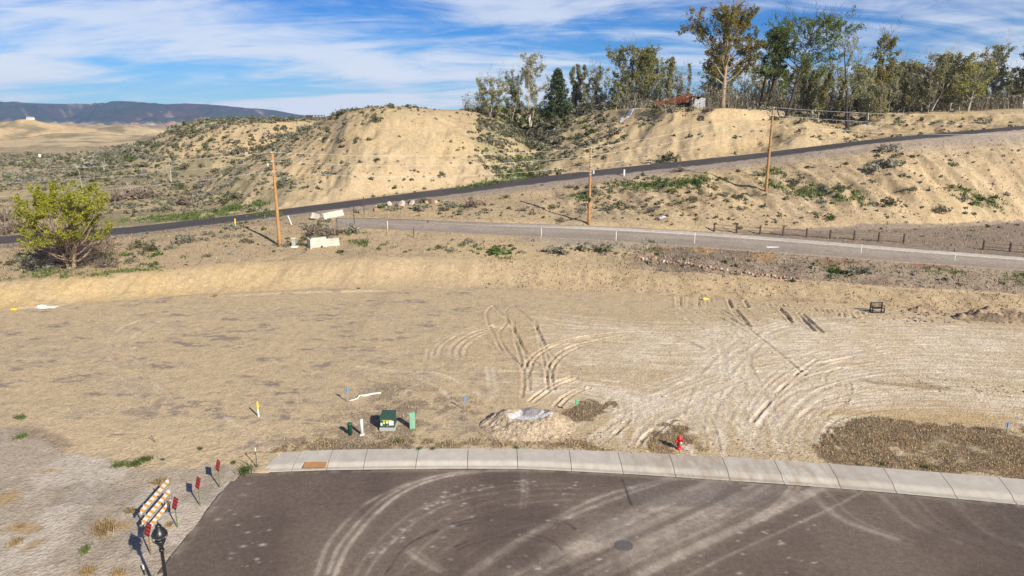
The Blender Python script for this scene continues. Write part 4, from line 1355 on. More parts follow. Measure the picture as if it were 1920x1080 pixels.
o = MB().lathe([(0.075, 0), (0.075, 0.15), (0.1, 0.15), (0.095, 0.21), (0.03, 0.235)], 12).build('pumper_outlet', M_galv, t, True)
o.rotation_euler = (R(90), 0, 0); o.location = (0, 0, 0.40)

# manhole
p = at_z(1170, 1023, 0.05)
t = thing('manhole_cover', 'round iron manhole cover set in the brown asphalt', 'manhole cover', (p[0], p[1], 0.045))
M_iron = simple('cast_iron', (0.17, 0.155, 0.14), 0.55, 0.3, 14, metal=0.3)
MB().lathe([(0.36, -0.01), (0.36, 0.014), (0.31, 0.016), (0.31, 0.006)], 28).build('frame', M_iron, t)
g = MB(); g.lathe([(0.30, -0.01), (0.30, 0.010)], 28)
for i in range(-5, 6):
    for j in range(-5, 6):
        if i * i + j * j < 26: g.box((i * 0.052, j * 0.052, 0.014), (0.034, 0.034, 0.012))
g.build('lid', M_iron, t)

# survey stakes and marker posts
M_blue = simple('stake_blue', (0.16, 0.27, 0.40), 0.6, 0.15, 9); M_gstake = simple('stake_green', (0.12, 0.42, 0.20), 0.6, 0.15, 9); M_wood = simple('lath', (0.34, 0.25, 0.14), 0.8, 0.25, 9)
M_steel = simple('dull_steel', (0.09, 0.09, 0.085), 0.6, 0.2, 9, metal=0.4)


def stake(x, yb, yt, label, top, name='survey_stake', low=None, w=0.05, split_=0.45, lean=0.0, cat='stake', flag=None, group=None):
    p, h = hgt(x, yb, yt)
    t = thing(name, label, cat, p, R(8), group)
    dx = math.sin(lean) * h
    m = MB(); m.tube([(0, 0, -0.05), (dx * split_, 0, h * split_)], w * 0.5, 6); m.build('stem', low or M_wood, t)
    m = MB(); m.tube([(dx * split_, 0, h * split_), (dx, 0, h)], w * 0.56, 6); m.build('top', top, t)
    if flag:
        f_ = MB()
        f_.add([(dx * 0.85, -0.012, h * 0.95), (dx * .85 + 0.14, -0.02, h * 0.93), (dx * .85 + 0.12, 0.01, h * 0.72), (dx * .85 + 0.02, 0.012, h * 0.66)], [(0, 1, 2, 3)])
        f_.add([(dx * 0.85, 0.012, h * 0.95), (dx * .85 - 0.1, 0.03, h * 0.90), (dx * .85 - 0.06, 0.03, h * 0.62), (dx * .85 - 0.01, 0.012, h * 0.7)], [(0, 1, 2, 3)])
        f_.build('ribbon', flag, t)
    return t


stake(485, 781, 753, 'white marker post with a yellow top standing alone in the left of the lot', M_yellow, 'marker_post', M_white, 0.09, 0.5, cat='marker post')
stake(652, 754, 726, 'blue ribboned survey stake at the end of the white strap', M_blue, 'survey_stake', M_wood, 0.05, 0.3, flag=M_blue)
stake(871, 768, 743, 'blue ribboned survey stake left of the gravel mound', M_blue, 'survey_stake', M_wood, 0.05, 0.4, flag=M_blue)
stake(1080, 778, 748, 'green tipped survey stake right of the gravel mound', M_gstake, 'survey_stake', M_steel, 0.035, 0.6, flag=M_gstake)
stake(1604, 801, 775, 'green tipped survey stake at the corner of the large dead weed patch', M_gstake, 'survey_stake', M_steel, 0.035, 0.6)
stake(1886, 818, 792, 'blue tipped survey stake in the right of the large dead weed patch', M_blue, 'survey_stake', M_wood, 0.045, 0.4, flag=M_blue)
stake(1537, 835, 812, 'thin dark steel rod by the wheel ruts right of the driveway', M_steel, 'steel_rod', M_steel, 0.03, cat='rod')
stake(292, 829, 815, 'thin dark steel rod leaning in the bare left of the lot', M_steel, 'steel_rod', M_steel, 0.035, lean=-0.5, cat='rod')
stake(482, 876, 839, 'thin dark stake with a pale tip at the end of the sidewalk', M_pvc, 'survey_stake', M_steel, 0.04, 0.8)
stake(478, 876, 852, 'brown twig like stake leaning left at the end of the sidewalk', M_wood, 'survey_stake', M_wood, 0.03, 0.6, lean=-0.75)
stake(271, 1078, 1060, 'dark stake with a white tip in the shadow of the lamp', M_white, 'survey_stake', M_dark, 0.05, 0.6)
# white strap on the ground
m = MB()
pp = [(654, 753), (663, 752), (670, 748.5), (674, 744), (684, 743), (700, 740.5), (714, 738)]
pts = [G(x, y) for x, y in pp]
m.tube([(x, y, z + 0.05 + 0.03 * (i % 2)) for i, (x, y, z) in enumerate(pts)], [0.03, 0.035, 0.04, 0.05, 0.07, 0.06, 0.05], 6)
tag(m.build('plastic_pipe', M_white, smooth=True), 'white plastic pipe lying bent on the dirt by a blue stake', 'pipe')

GR = 'thin white marker stakes along the gravel road'
for x, yb, yt, w in [(727, 431, 414, 'at the road mouth nearest the boulders'), (1015, 444, 428, 'left of the middle utility pole'), (1155, 452, 434, 'right of the middle utility pole'),
                     (1302, 457, 436, 'below the left end of the rail fence'), (1614, 476, 458, 'below the right end of the long rail fence'), (1790, 489, 476, 'between the two rail fences')]:
    stake(x, yb, yt, 'thin white stake by the gravel road ' + w, M_white, 'marker_stake', M_white, 0.06, 0.5, group=GR)
stake(442, 428, 410, 'yellow and white marker post beside the upper road left of the first pole', M_yellow, 'marker_post', M_white, 0.16, 0.35, cat='marker post')
stake(547, 421, 404, 'white marker post tilted left beside the first utility pole', M_white, 'marker_post', M_white, 0.14, 0.5, lean=-0.35, cat='marker post')
stake(507, 424, 408, 'small grey post between the yellow marker and the first pole', M_galv, 'marker_post', M_galv, 0.08, cat='marker post')
stake(1170, 329, 318, 'short white reflector post on the upper road edge', M_white, 'marker_post', M_white, 0.24, 0.5, cat='marker post')
stake(706, 392, 385, 'stubby white post beside the first boulder of the roadside row', M_white, 'marker_post', M_white, 0.2, cat='marker post')
stake(665, 426, 385, 'dark steel sign post without a sign at the gravel road mouth', M_steel, 'steel_post', M_steel, 0.11, cat='post')
stake(683, 403, 369, 'dark steel sign post without a sign at the upper road', M_steel, 'steel_post', M_steel, 0.11, cat='post')
stake(776, 446, 428, 'short dark stake below the gravel road', M_steel, 'steel_post', M_steel, 0.09, cat='post')

# ------------------------------------------------------------------ concrete barriers
M_wconc = simple('pale_concrete', (0.50, 0.465, 0.39), 0.9, 0.32, 1.6, bump=0.02, rnd=0.08)
JERSEY = [(-0.30, 0), (-0.30, 0.08), (-0.17, 0.33), (-0.09, 0.86), (0.09, 0.86), (0.17, 0.33), (0.30, 0.08), (0.30, 0)]


def barrier(x0, y0, x1, y1, label, tall=1.0, sect=JERSEY, lift=0.0, roll=0.0, name='concrete_barrier'):
    a = np.array(G(x0, y0)); b_ = np.array(G(x1, y1))
    L = float(np.linalg.norm(b_[:2] - a[:2])); mid = (a + b_) / 2
    ang = math.atan2(b_[1] - a[1], b_[0] - a[0])
    m = MB(); n = len(sect)
    vs = []
    for i, s in enumerate((-L / 2, -L / 2 + 0.03, L / 2 - 0.03, L / 2)):
        k = 0.94 if i in (0, 3) else 1.0
        vs += [(s, yy_ * k, z * tall * (k if z > 0.5 else 1)) for yy_, z in sect]
    fs = []
    for r_ in range(3):
        for i in range(n):
            j = (i + 1) % n
            fs.append((r_ * n + i, r_ * n + j, (r_ + 1) * n + j, (r_ + 1) * n + i))
    fs.append(tuple(range(n - 1, -1, -1))); fs.append(tuple(range(3 * n, 4 * n)))
    m.add(vs, fs)
    o = m.build(name, M_wconc)
    o.location = (mid[0], mid[1], min(a[2], b_[2]) - 0.06 + lift)
    o.rotation_euler = (0, math.atan2(a[2] - b_[2], L) + roll, ang)
    return tag(o, label, 'barrier', 'pale concrete barriers by the road junction')


BLOCK = [(-0.3, 0), (-0.3, 1.0), (0.3, 1.0), (0.3, 0)]
barrier(584, 464, 613, 461, 'white concrete block wall, its longer piece beside the first utility pole', 1.15, BLOCK)
barrier(614, 460.5, 637, 458.5, 'white concrete block with rusty top, right of the longer wall piece', 0.9, BLOCK)
barrier(577, 461.5, 583.5, 467, 'narrow white concrete slab standing at the left end of the wall', 1.15, [(-0.08, 0), (-0.08, 1), (0.08, 1), (0.08, 0)])
barrier(606, 411, 643, 403, 'long white road barrier at the junction of the two roads', 1.05)
barrier(586, 413, 598, 407, 'short white broken barrier lying left of the long one', 0.9, roll=0.25)
p, h = hgt(551, 464, 446)
t = thing('concrete_pedestal', 'small white concrete pillar on a foot between pole and block wall', 'pedestal', p)
MB().box((0, 0, h * 0.45), (0.36, 0.36, h * 0.9), bev=0.03).build('pillar', M_grey, t)
MB().box((0, 0, h * 0.94), (0.5, 0.5, h * 0.14), bev=0.03).build('cap', M_wconc, t)
MB().box((0.12, -0.15, 0.1), (0.75, 0.6, 0.22), bev=0.03).build('foot', M_wconc, t)

# ------------------------------------------------------------------ rocks
def rock_mesh(name, seed, mat, flat=0.75):
    import bmesh
    bm = bmesh.new(); bmesh.ops.create_icosphere(bm, subdivisions=2, radius=0.5)
    r_ = random.Random(seed)
    pl = [(Vector((r_.gauss(0, 1), r_.gauss(0, 1), r_.gauss(0, 0.8))).normalized(), r_.uniform(0.26, 0.42)) for _ in range(9)]
    sc = (r_.uniform(0.85, 1.25), r_.uniform(0.75, 1.05), flat * r_.uniform(0.85, 1.15))
    for v in bm.verts:
        for nrm, dd_ in pl:
            e = v.co.dot(nrm) - dd_
            if e > 0: v.co -= nrm * e * 0.9
        v.co = Vector((v.co.x * sc[0], v.co.y * sc[1], v.co.z * sc[2] + 0.2))
    me = bpy.data.meshes.new(name); bm.to_mesh(me); bm.free()
    me.materials.append(mat)
    return me


M_r1 = simple('rock_tan', (0.40, 0.31, 0.23), 0.9, 0.3, 3, bump=0.05, rnd=0.2)
M_r2 = simple('rock_red', (0.30, 0.17, 0.115), 0.9, 0.3, 3, bump=0.05, rnd=0.25)
M_r3 = simple('rock_pale', (0.44, 0.37, 0.31), 0.9, 0.25, 3, bump=0.05, rnd=0.15)
M_r4 = simple('rock_dark', (0.13, 0.10, 0.08), 0.9, 0.3, 3, bump=0.05, rnd=0.2)
ROCKS = [rock_mesh('boulder', 10 + i, m_) for i, m_ in enumerate([M_r1, M_r2, M_r3, M_r1, M_r2, M_r2, M_r4])]
rr_ = random.Random(3)


def rock(x, y, wpx, label, kind=None, group=None, name='boulder'):
    X, Y, z = G(x, y)
    s = wpx * math.hypot(Y, CAM_H - z) / FPX
    o = link(name, ROCKS[kind if kind is not None else rr_.randrange(6)], None, (X, Y, z - 0.08 * s), rr_.uniform(0, 6))
    o.scale = (s, s, s)
    return tag(o, label, 'rock', group)


for x, y, w, k, lb in [(704, 395, 12, 1, 'small brown boulder at the left end of the roadside boulder row'), (724, 390, 7, 0, 'small tan rock under the large pale boulder of the roadside row'),
                       (730, 386, 17, 2, 'rounded pale boulder, second in the roadside boulder row'), (754, 386, 20, 2, 'largest pale grey boulder in the roadside boulder row'),
                       (773, 384, 17, 2, 'long flat pale boulder in the roadside boulder row'), (800, 381, 11, 0, 'upright tan boulder near the right end of the roadside row'),
                       (809, 381, 12, 1, 'reddish tan boulder near the right end of the roadside row'), (818, 380, 10, 0, 'last small boulder at the right end of the roadside row')]:
    rock(x, y, w, lb, k, 'boulders beside the upper road')
rock(587, 442, 10, 'lone grey boulder sitting behind the white block wall', 2)
rock(645, 273, 17, 'lone brown boulder on the face of the round hill', 4)
rock(1150, 268, 9, 'brown rock on the left shoulder of the long clay cliff', 4)
rock(1080, 393, 8, 'dark red rock left of the middle utility pole', 6)
rowl = spline([(1193, 484), (1230, 488), (1270, 493), (1310, 499), (1350, 507), (1390, 513), (1430, 518), (1470, 521), (1505, 523)], 6)
acc = 0
row_pts = []
for i in range(len(rowl) - 1):
    n_ = 1 if i % 5 else 0
    row_pts.append(rowl[i] + np.array([rr_.uniform(-2, 2), rr_.uniform(-2, 2)]))
for i, q in enumerate(row_pts):
    rock(q[0], q[1], rr_.uniform(6, 11.5) * (1 - 0.25 * i / len(row_pts)), ('rough tan stone', 'rough dark red stone', 'pale stone', 'tan flat stone', 'reddish flat stone', 'red blocky stone')[i * 7 % 6] + ' in the ' + ('left part' if q[0] < 1290 else 'middle' if q[0] < 1400 else 'right part') + ' of the low rock row', i * 7 % 6, 'stones of the low row below the gravel road', 'stone')

# ------------------------------------------------------------------ mounds of spoil
def mound(name, cx, cy, wx, wy, hfun, colfun, mat, label, cat, n=110):
    X0, Y0, z0 = G(cx, cy)
    u, v = np.meshgrid(np.linspace(-1, 1, n), np.linspace(-1, 1, n))
    X = X0 + u * wx; Y = Y0 + v * wy
    g_ = ground(X, Y)
    hh = hfun(u, v, X, Y)
    rad = np.sqrt(u * u + v * v)
    Z = g_ + hh - 0.10 * sstep(0.0, 0.05, 0.05 - hh)
    Z = np.where(rad > 0.99, g_ - 0.2, Z)
    cols = colfun(u, v, X, Y, hh)
    o = link(name, strip_mesh(name, X - X0, Y - Y0, Z - z0, cols, mat), None, (X0, Y0, z0))
    return tag(o, label, cat)


def bump2(u, v, cu, cv, ru, rv, h, p=1.0):
    d2 = ((u - cu) / ru) ** 2 + ((v - cv) / rv) ** 2
    return h * np.clip(1 - d2 ** 0.62, 0, 1) ** p


def g_h(u, v, X, Y):
    n = fbm(X, Y, 0.5, 5, 401)
    r2 = np.sqrt((u / 0.98) ** 2 + (v / 0.95) ** 2) + 0.05 * fbm(u, v, 0.5, 3, 407)
    h = 0.52 * np.clip((1 - r2) / 0.55, 0, 1) ** 0.85
    h = h + bump2(u, v, -0.45, 0.25, 0.34, 0.42, 0.26) + bump2(u, v, 0.50, 0.0, 0.34, 0.48, 0.26)
    h = h + bump2(u, v, 0.08, 0.26, 0.25, 0.30, 0.26) - 0.06 * np.exp(-((u - 0.05) / 0.3) ** 2 - ((v - 0.05) / 0.2) ** 2)
    calm = np.exp(-(((u - 0.05) / 0.42) ** 2 + ((v - 0.12) / 0.32) ** 2))
    return h + (n * 0.07 + 0.05 * fbm(X, Y, 0.16, 3, 403)) * sstep(0.0, 0.15, h) * (1 - 0.8 * calm)


def g_c(u, v, X, Y, h):
    global C
    C = np.zeros(u.shape + (3,), dtype=np.float32)
    lay((0.43, 0.34, 0.235), np.ones(u.shape))
    n = fbm(X, Y, 0.35, 4, 405)
    lay((0.29, 0.215, 0.145), sstep(0.1, 0.5, n) * 0.6)
    lay((0.31, 0.23, 0.15), sstep(0.1, 0.4, u - 0.2) * sstep(0.0, 0.3, v - 0.05) * (u < 0.5) * 0.7)
    nn = n * 0.10
    d_ = np.sqrt(((u - 0.07) / 0.30) ** 2 + ((v - 0.15) / 0.36) ** 2) + nn * 1.5
    d2 = np.sqrt(((u - 0.02) / 0.50) ** 2 + ((v + 0.03) / 0.16) ** 2) + nn * 1.5
    lay((0.56, 0.55, 0.53), np.maximum(sstep(1.05, 0.9, d_), sstep(1.05, 0.85, d2)))
    d3 = np.sqrt(((u - 0.09) / 0.22) ** 2 + ((v - 0.22) / 0.24) ** 2) + nn * 2
    lay((0.27, 0.25, 0.245), sstep(1.1, 0.8, d3) * 0.95)
    return C


pebbly = earth_mat('pebbly', 2.6, 0.06, 0.30)
mound('gravel_mound', 990, 797, 2.75, 2.1, g_h, g_c, pebbly, 'tan gravel mound with a spilled heap of white and grey sand on it', 'gravel mound', 170)


def d_h(u, v, X, Y):
    n = fbm(X, Y, 0.7, 5, 411)
    h = np.maximum(bump2(u, v, -0.10, 0.05, 0.55, 0.75, 0.95), bump2(u, v, 0.45, -0.05, 0.52, 0.8, 0.85))
    h = np.maximum(h, bump2(u, v, -0.62, -0.1, 0.34, 0.5, 0.35))
    return h + n * 0.24 * sstep(0.02, 0.25, h)


def d_c(u, v, X, Y, h):
    global C
    C = np.zeros(u.shape + (3,), dtype=np.float32)
    lay((0.33, 0.245, 0.155), np.ones(u.shape))
    n = fbm(X, Y, 0.6, 4, 415)
    lay((0.17, 0.125, 0.085), sstep(-0.1, 0.4, n) * 0.7)
    lay((0.13, 0.10, 0.075), sstep(0.5, 0.2, np.abs(u + 0.1) / 0.5) * sstep(-0.2, 0.3, n) * 0.6)
    return C


mound('dirt_pile', 1858, 596, 3.6, 1.9, d_h, d_c, pebbly, 'rough brown dirt pile at the far right of the lot', 'dirt pile', 110)
mound('dirt_pile', 1724, 583, 1.1, 0.6, lambda u, v, X, Y: bump2(u, v, 0, 0, 0.9, 0.9, 0.4) * (1 + 0.6 * fbm(X, Y, 0.4, 4, 421)), d_c, pebbly, 'small dark clump of clods between the bench and the dirt pile', 'dirt pile', 40)
# loose clods
_r = random.Random(12)
CL = MB()


def clod(Mb, X, Y, z, s):
    ang = _r.uniform(0, 6)
    vs = []
    for zz_, k in ((-0.2, 0.8), (0.25, 1.0), (0.6, 0.55)):
        for i in range(5):
            t_ = ang + i * 1.2566
            r2 = s * k * _r.uniform(0.7, 1.15)
            vs.append((X + math.cos(t_) * r2, Y + math.sin(t_) * r2, z + zz_ * s * _r.uniform(0.8, 1.2)))
    fs = []
    for r2 in range(2):
        for i in range(5):
            j = (i + 1) % 5
            fs.append((r2 * 5 + i, r2 * 5 + j, r2 * 5 + 5 + j, r2 * 5 + 5 + i))
    fs.append((10, 11, 12, 13, 14))
    Mb.add(vs, fs)


def scatter_clods(n, gen, smin, smax):
    P_ = [gen() for _ in range(n)]
    X = np.array([p[0] for p in P_]); Y = np.array([p[1] for p in P_]); Z = ground(X, Y)
    for x, y, z in zip(X, Y, Z):
        clod(CL, x, y, z, _r.uniform(smin, smax) * _r.choice((0.6, 1, 1, 1.4)))


def px_gen(x0, x1, y0, y1):
    return lambda: at_z(_r.uniform(x0, x1), _r.uniform(y0, y1), 0.22)[:2]


scatter_clods(260, px_gen(1690, 1900, 578, 606), 0.05, 0.14)
scatter_clods(90, lambda: at_z(*(lambda x_: (x_, 722 + (x_ - 1760) * 0.10 + _r.gauss(0, 6)))(_r.uniform(1690, 1960)), 0.2)[:2], 0.03, 0.08)
scatter_clods(200, px_gen(1180, 1560, 820, 855), 0.02, 0.06)
scatter_clods(240, px_gen(900, 1130, 808, 842), 0.02, 0.07)
scatter_clods(500, px_gen(1150, 1950, 590, 760), 0.02, 0.05)
scatter_clods(500, px_gen(-50, 1100, 560, 840), 0.015, 0.045)
scatter_clods(260, px_gen(1300, 1700, 560, 606), 0.03, 0.09)
scatter_clods(350, px_gen(-40, 420, 890, 1090), 0.012, 0.03)
M_clod = simple('clod', (0.27, 0.20, 0.13), 0.95, 0.25, 4)
tag(CL.build('loose_clods', M_clod), 'loose brown clods and stones scattered over the lot', 'clods', kind='stuff')

# bench at the foot of the bank
p, h = hgt(1644, 586, 568)
t = thing('bench', 'black slatted metal bench at the foot of the far bank', 'bench', p, R(4))
for sgn in (-1, 1):
    m = MB(); m.box((sgn * 0.52, -0.20, 0.2), (0.07, 0.07, 0.44)); m.box((sgn * 0.52, 0.2, 0.42), (0.07, 0.07, 0.88)); m.box((sgn * 0.52, 0.0, 0.58), (0.06, 0.5, 0.05)); m.box((sgn * 0.52, 0.0, 0.06), (0.06, 0.46, 0.05))
    m.build('end_frame', M_dark, t)
MB().box((0, 0, 0.42), (1.02, 0.46, 0.05)).build('seat', M_dark, t)
MB().box((0, 0.2, 0.84), (1.1, 0.05, 0.07)).build('top_rail', M_dark, t)
MB().box((0, -0.21, 0.10), (1.0, 0.05, 0.06)).build('stretcher', M_dark, t)
for i in range(8):
    MB().box((-0.42 + i * 0.12, 0.2, 0.63), (0.035, 0.03, 0.36)).build('slat', M_steel, t)
# odds and ends by the bank
p = G(1321, 563)
m = MB(); m.box((0, 0, 0.13), (0.5, 0.3, 0.26), bev=0.09); m.box((0.3, 0.05, 0.09), (0.3, 0.25, 0.18), bev=0.07)
tag(m.build('yellow_bundle', simple('straw_yellow', (0.62, 0.45, 0.12), 0.8, 0.25, 8), None, False, p, R(12)), 'small straw yellow bundle lying at the bank foot above the ruts', 'bundle')
p = G(28, 582)
m = MB(); m.box((0, 0, 0.1), (0.32, 0.28, 0.2), bev=0.06); m.box((-0.22, 0.08, 0.08), (0.22, 0.22, 0.16), bev=0.05)
tag(m.build('yellow_bundle', M_yellow, None, False, p, 0.3), 'small bright yellow bundle at the far left bank foot', 'bundle')


def tarp(x, y, w, d, label, seed, mat=M_white):
    X0, Y0, z0 = G(x, y)
    u, v = np.meshgrid(np.linspace(-1, 1, 24), np.linspace(-1, 1, 14))
    X = u * w / 2 * (1 + 0.12 * fbm(v * 2, u * 0, 1, 2, seed)); Y = v * d / 2 * (1 + 0.2 * fbm(u * 2, v * 0, 1, 2, seed + 3)) + 0.12 * u * w / 2
    Z = ground(X + X0, Y + Y0) - z0 + 0.05 + 0.05 * np.abs(fbm(X, Y, 0.5, 3, seed))
    o = link('plastic_sheet', strip_mesh('plastic_sheet', X, Y, Z, np.ones(u.shape + (3,)), mat, 0.03), None, (X0, Y0, z0))
    return tag(o, label, 'sheet')


tarp(86, 577, 1.7, 0.7, 'white plastic sheet lying flat at the far left bank foot', 431)
tarp(1240, 408, 1.0, 0.6, 'pale plastic scrap caught on the slope above the rail fence', 433)
tarp(1182, 209, 4.0, 1.6, 'white sheet lying on the cliff top left of the rusty roof', 435)
tarp(1448, 464, 1.3, 0.35, 'thin white board lying beside the gravel road', 437)

# ------------------------------------------------------------------ split-rail fences
M_fpost = simple('fence_wood_dark', (0.085, 0.06, 0.045), 0.9, 0.3, 6, rnd=0.15); M_frail = simple('fence_wood', (0.22, 0.17, 0.125), 0.9, 0.3, 5, rnd=0.2)


def rail_fence(xs, label):
    P_ = [G(x, y) for x, y in xs]
    t = thing('rail_fence', label, 'fence', P_[0])
    o0 = Vector(P_[0])
    for X, Y, z in P_:
        m = MB(); m.box((0, 0, 0.48), (0.17, 0.17, 1.16), bev=0.03)
        o = m.build('post', M_fpost, t); o.location = Vector((X, Y, z)) - o0
    for (a, b_) in zip(P_[:-1], P_[1:]):
        for hz in (0.42, 0.82):
            m = MB(); A_ = Vector(a) - o0; B_ = Vector(b_) - o0
            A_.z += hz + rr_.uniform(-0.03, 0.03); B_.z += hz + rr_.uniform(-0.03, 0.03)
            mid = (A_ + B_) / 2 + Vector((0, 0, rr_.uniform(-0.04, 0.02)))
            m.tube([A_, mid, B_], [0.05, 0.062, 0.05], 6); m.build('rail', M_frail, t)


rail_fence([(1339, 434), (1381, 437), (1425, 439.5), (1468, 442), (1512, 445), (1556, 448), (1601, 450.5), (1647, 453), (1694, 456)], 'long split rail fence along the gravel road')
rail_fence([(1843, 468.5), (1893, 473), (1944, 477), (1996, 482)], 'short split rail fence at the right edge beyond a gap')

# ------------------------------------------------------------------ utility poles and wires
M_pole = simple('pole_wood', (0.36, 0.20, 0.085), 0.85, 0.25, 2.2, rnd=0.12)
M_ins = simple('insulator', (0.45, 0.47, 0.46), 0.3, 0.1, 8)


def upole(p, h, label, extra=None, group='wooden utility poles'):
    t = thing('utility_pole', label, 'utility pole', p, 0, group)
    MB().lathe([(0.21, -0.3), (0.20, 0.5), (0.15, h * 0.7), (0.125, h - 0.03), (0.09, h)], 12).build('pole', M_pole, t, True)
    for k, zz_ in enumerate((h - 0.15, h - 1.15, h - 2.25)):
        m = MB(); sgn = 1 if k % 2 else -1
        m.box((0, -0.22 * sgn if False else -0.2, zz_), (0.06, 0.34, 0.06)); m.lathe([(0.05, 0.0), (0.07, 0.06), (0.045, 0.10), (0.065, 0.14), (0.03, 0.2)], 8, (0, -0.36, zz_))
        m.build('insulator', M_ins, t)
    if extra == 'gear':
        for k in range(9):
            MB().box((0, -0.17, h - 0.7 - 0.32 * k), (0.34, 0.05, 0.06)).build('step_bracket', M_ins, t)
        MB().box((-0.5, -0.05, h - 2.9), (1.0, 0.07, 0.08)).build('equipment_arm', M_galv, t)
        MB().lathe([(0.12, 0), (0.12, 0.4), (0.05, 0.46)], 10, (0.38, -0.1, h - 3.2)).build('arrester', M_ins, t)
        MB().box((0, -0.22, 3.1), (0.24, 0.2, 0.5), bev=0.03).build('meter_box', M_dark, t)
    if extra == 'bracket':
        MB().box((-0.35, 0.0, h - 1.5), (0.7, 0.06, 0.08)).build('equipment_arm', M_steel, t)
        MB().lathe([(0.1, 0), (0.1, 0.35), (0.04, 0.4)], 10, (-0.6, 0, h - 1.6)).build('cutout', M_ins, t)
    return t


poles = []
for (x, yb, yt, lb, ex) in [(525, 461, 284, 'tall orange brown utility pole beside the white block wall', 'bracket'), (1104, 421, 276, 'utility pole with grey gear and black box at the gravel road', 'gear'),
                            (1436, 359, 201, 'tall plain utility pole on the slope right of the cliff', None)]:
    p, h = hgt(x, yb, yt)
    upole(p, h, lb, ex); poles.append((np.array(p), h))
# the line goes on out of view both ways
pR = np.array([88.0, 97.0, 0]); pR[2] = gz(88, 97)
pL = np.array([-98.0, 74.0, 0]); pL[2] = gz(-98, 74)
upole(tuple(pR), 12.0, 'utility pole on the slope beyond the right edge'); upole(tuple(pL), 10.5, 'utility pole beyond the left edge of the wash')
chain = [(pL, 10.5), poles[0], poles[1], poles[2], (pR, 12.0)]
M_wire = simple('aluminium_wire', (0.55, 0.54, 0.52), 0.5, 0.08, 5, metal=0.3)
for k, lb in enumerate(('topmost of the three power lines strung between the utility poles', 'middle of the three power lines strung between the utility poles', 'lowest of the three power lines strung between the utility poles')):
    dz = (0.05, 1.0, 2.1)[k]
    m = MB(); pts = []
    for (a, ha), (b_, hb) in zip(chain[:-1], chain[1:]):
        A_ = np.array([a[0], a[1] - 0.36, a[2] + ha - dz]); B_ = np.array([b_[0], b_[1] - 0.36, b_[2] + hb - dz])
        L = np.linalg.norm(B_ - A_)
        for i in range(20):
            s = i / 20
            q = A_ + (B_ - A_) * s; q[2] -= 4 * s * (1 - s) * L * 0.018 * (1 + 0.25 * k)
            pts.append(tuple(q))
    m.tube(pts, 0.013, 4)
    tag(m.build('power_line', M_wire), lb, 'power line', 'power lines')

# ------------------------------------------------------------------ tumbledown sheds on the terrace
M_rustroof = simple('rusty_sheet', (0.26, 0.075, 0.028), 0.8, 0.35, 1.6)
M_oldwood = simple('old_wood', (0.13, 0.105, 0.085), 0.95, 0.3, 3); M_greywall = simple('grey_board', (0.36, 0.37, 0.38), 0.9, 0.25, 2)
Xs = 140.0
p0 = at_Y(1262, 206, Xs); zb_ = gz(p0[0], Xs)
t = thing('collapsed_shed', 'low collapsed shed under a slanting rusty metal roof on the cliff top', 'shed', (p0[0], Xs, zb_))
r0 = MB()
L0 = np.array(at_Y(1230, 197, Xs)) - np.array([p0[0], Xs, zb_]); L1 = np.array(at_Y(1303, 179, Xs)) - np.array([p0[0], Xs, zb_])
nseg = 26
for i in range(nseg):
    s0, s1 = i / nseg, (i + 1) / nseg
    q0 = L0 + (L1 - L0) * s0; q1 = L0 + (L1 - L0) * s1
    zz0 = 0.05 * (i % 2); zz1 = 0.05 * ((i + 1) % 2)
    fr0, bk0 = q0 + [0, -1.6, -0.55 + zz0], q0 + [0, 3.0, 0.5 + zz0]
    fr1, bk1 = q1 + [0, -1.6, -0.75 + zz1], q1 + [0, 3.0, 0.5 + zz1]
    r0.add([fr0, fr1, bk1, bk0, fr0 - [0, 0, .05], fr1 - [0, 0, .05], bk1 - [0, 0, .05], bk0 - [0, 0, .05]], [(0, 1, 2, 3), (4, 7, 6, 5), (0, 4, 5, 1), (2, 6, 7, 3)])
r0.build('roof', M_rustroof, t)
for i, s in enumerate(np.linspace(0.04, 0.96, 11)):
    q = L0 + (L1 - L0) * s
    hh = max(q[2] - 0.2, 0.3)
    MB().box((q[0], 2.4, hh / 2), (0.75, 0.12, hh)).build('wall_board', M_oldwood, t)
for s in (0.05, 0.5, 0.95):
    q = L0 + (L1 - L0) * s
    MB().box((q[0], -1.2, (q[2] - 0.6) / 2), (0.14, 0.14, max(q[2] - 0.6, 0.2))).build('post', M_oldwood, t)
m = MB(); m.tube([(3.0, -2.2, 0.05), (4.0, -2.0, 1.1)], 0.07, 5); m.build('fallen_plank', M_greywall, t)
p1_ = at_Y(1309, 207, Xs - 1)
t = thing('board_shed', 'small pale grey board shed right of the rusty roof', 'shed', (p1_[0], Xs - 1, gz(p1_[0], Xs - 1)))
for i in range(9):
    hh = 1.9 - 0.05 * (i % 3) - (0.35 if i in (3, 4) else 0)
    MB().box((-1.25 + i * 0.3, 0, hh / 2), (0.27, 0.05, hh)).build('board', M_greywall, t)
MB().box((1.26, 1.0, 0.9), (0.05, 2.0, 1.8)).build('side_wall', M_greywall, t)
MB().box((-1.36, 1.0, 0.9), (0.05, 2.0, 1.8)).build('side_wall', M_oldwood, t)
MB().box((0, 1.0, 1.98), (2.9, 2.4, 0.07), rx=R(-8)).build('roof', M_oldwood, t)
# cattle pen on the far terrace
Yc = 236.0
p2_ = at_Y(592, 226, Yc); zc_ = gz(p2_[0], Yc)
t = thing('cattle_pen', 'dark wooden pen on the skyline left of the round hill', 'pen', (p2_[0], Yc, zc_))
for i in range(7):
    MB().box((-3.2 + i * 1.05, 0, 0.8), (0.22, 0.22, 1.7)).build('post', M_oldwood, t)
for k in range(3):
    MB().box((0, -0.14, 0.45 + 0.5 * k), (6.6, 0.08, 0.2)).build('rail', M_oldwood, t)
MB().box((-2.2, 0.6, 0.85), (2.1, 1.1, 1.6)).build('chute', M_dark, t)
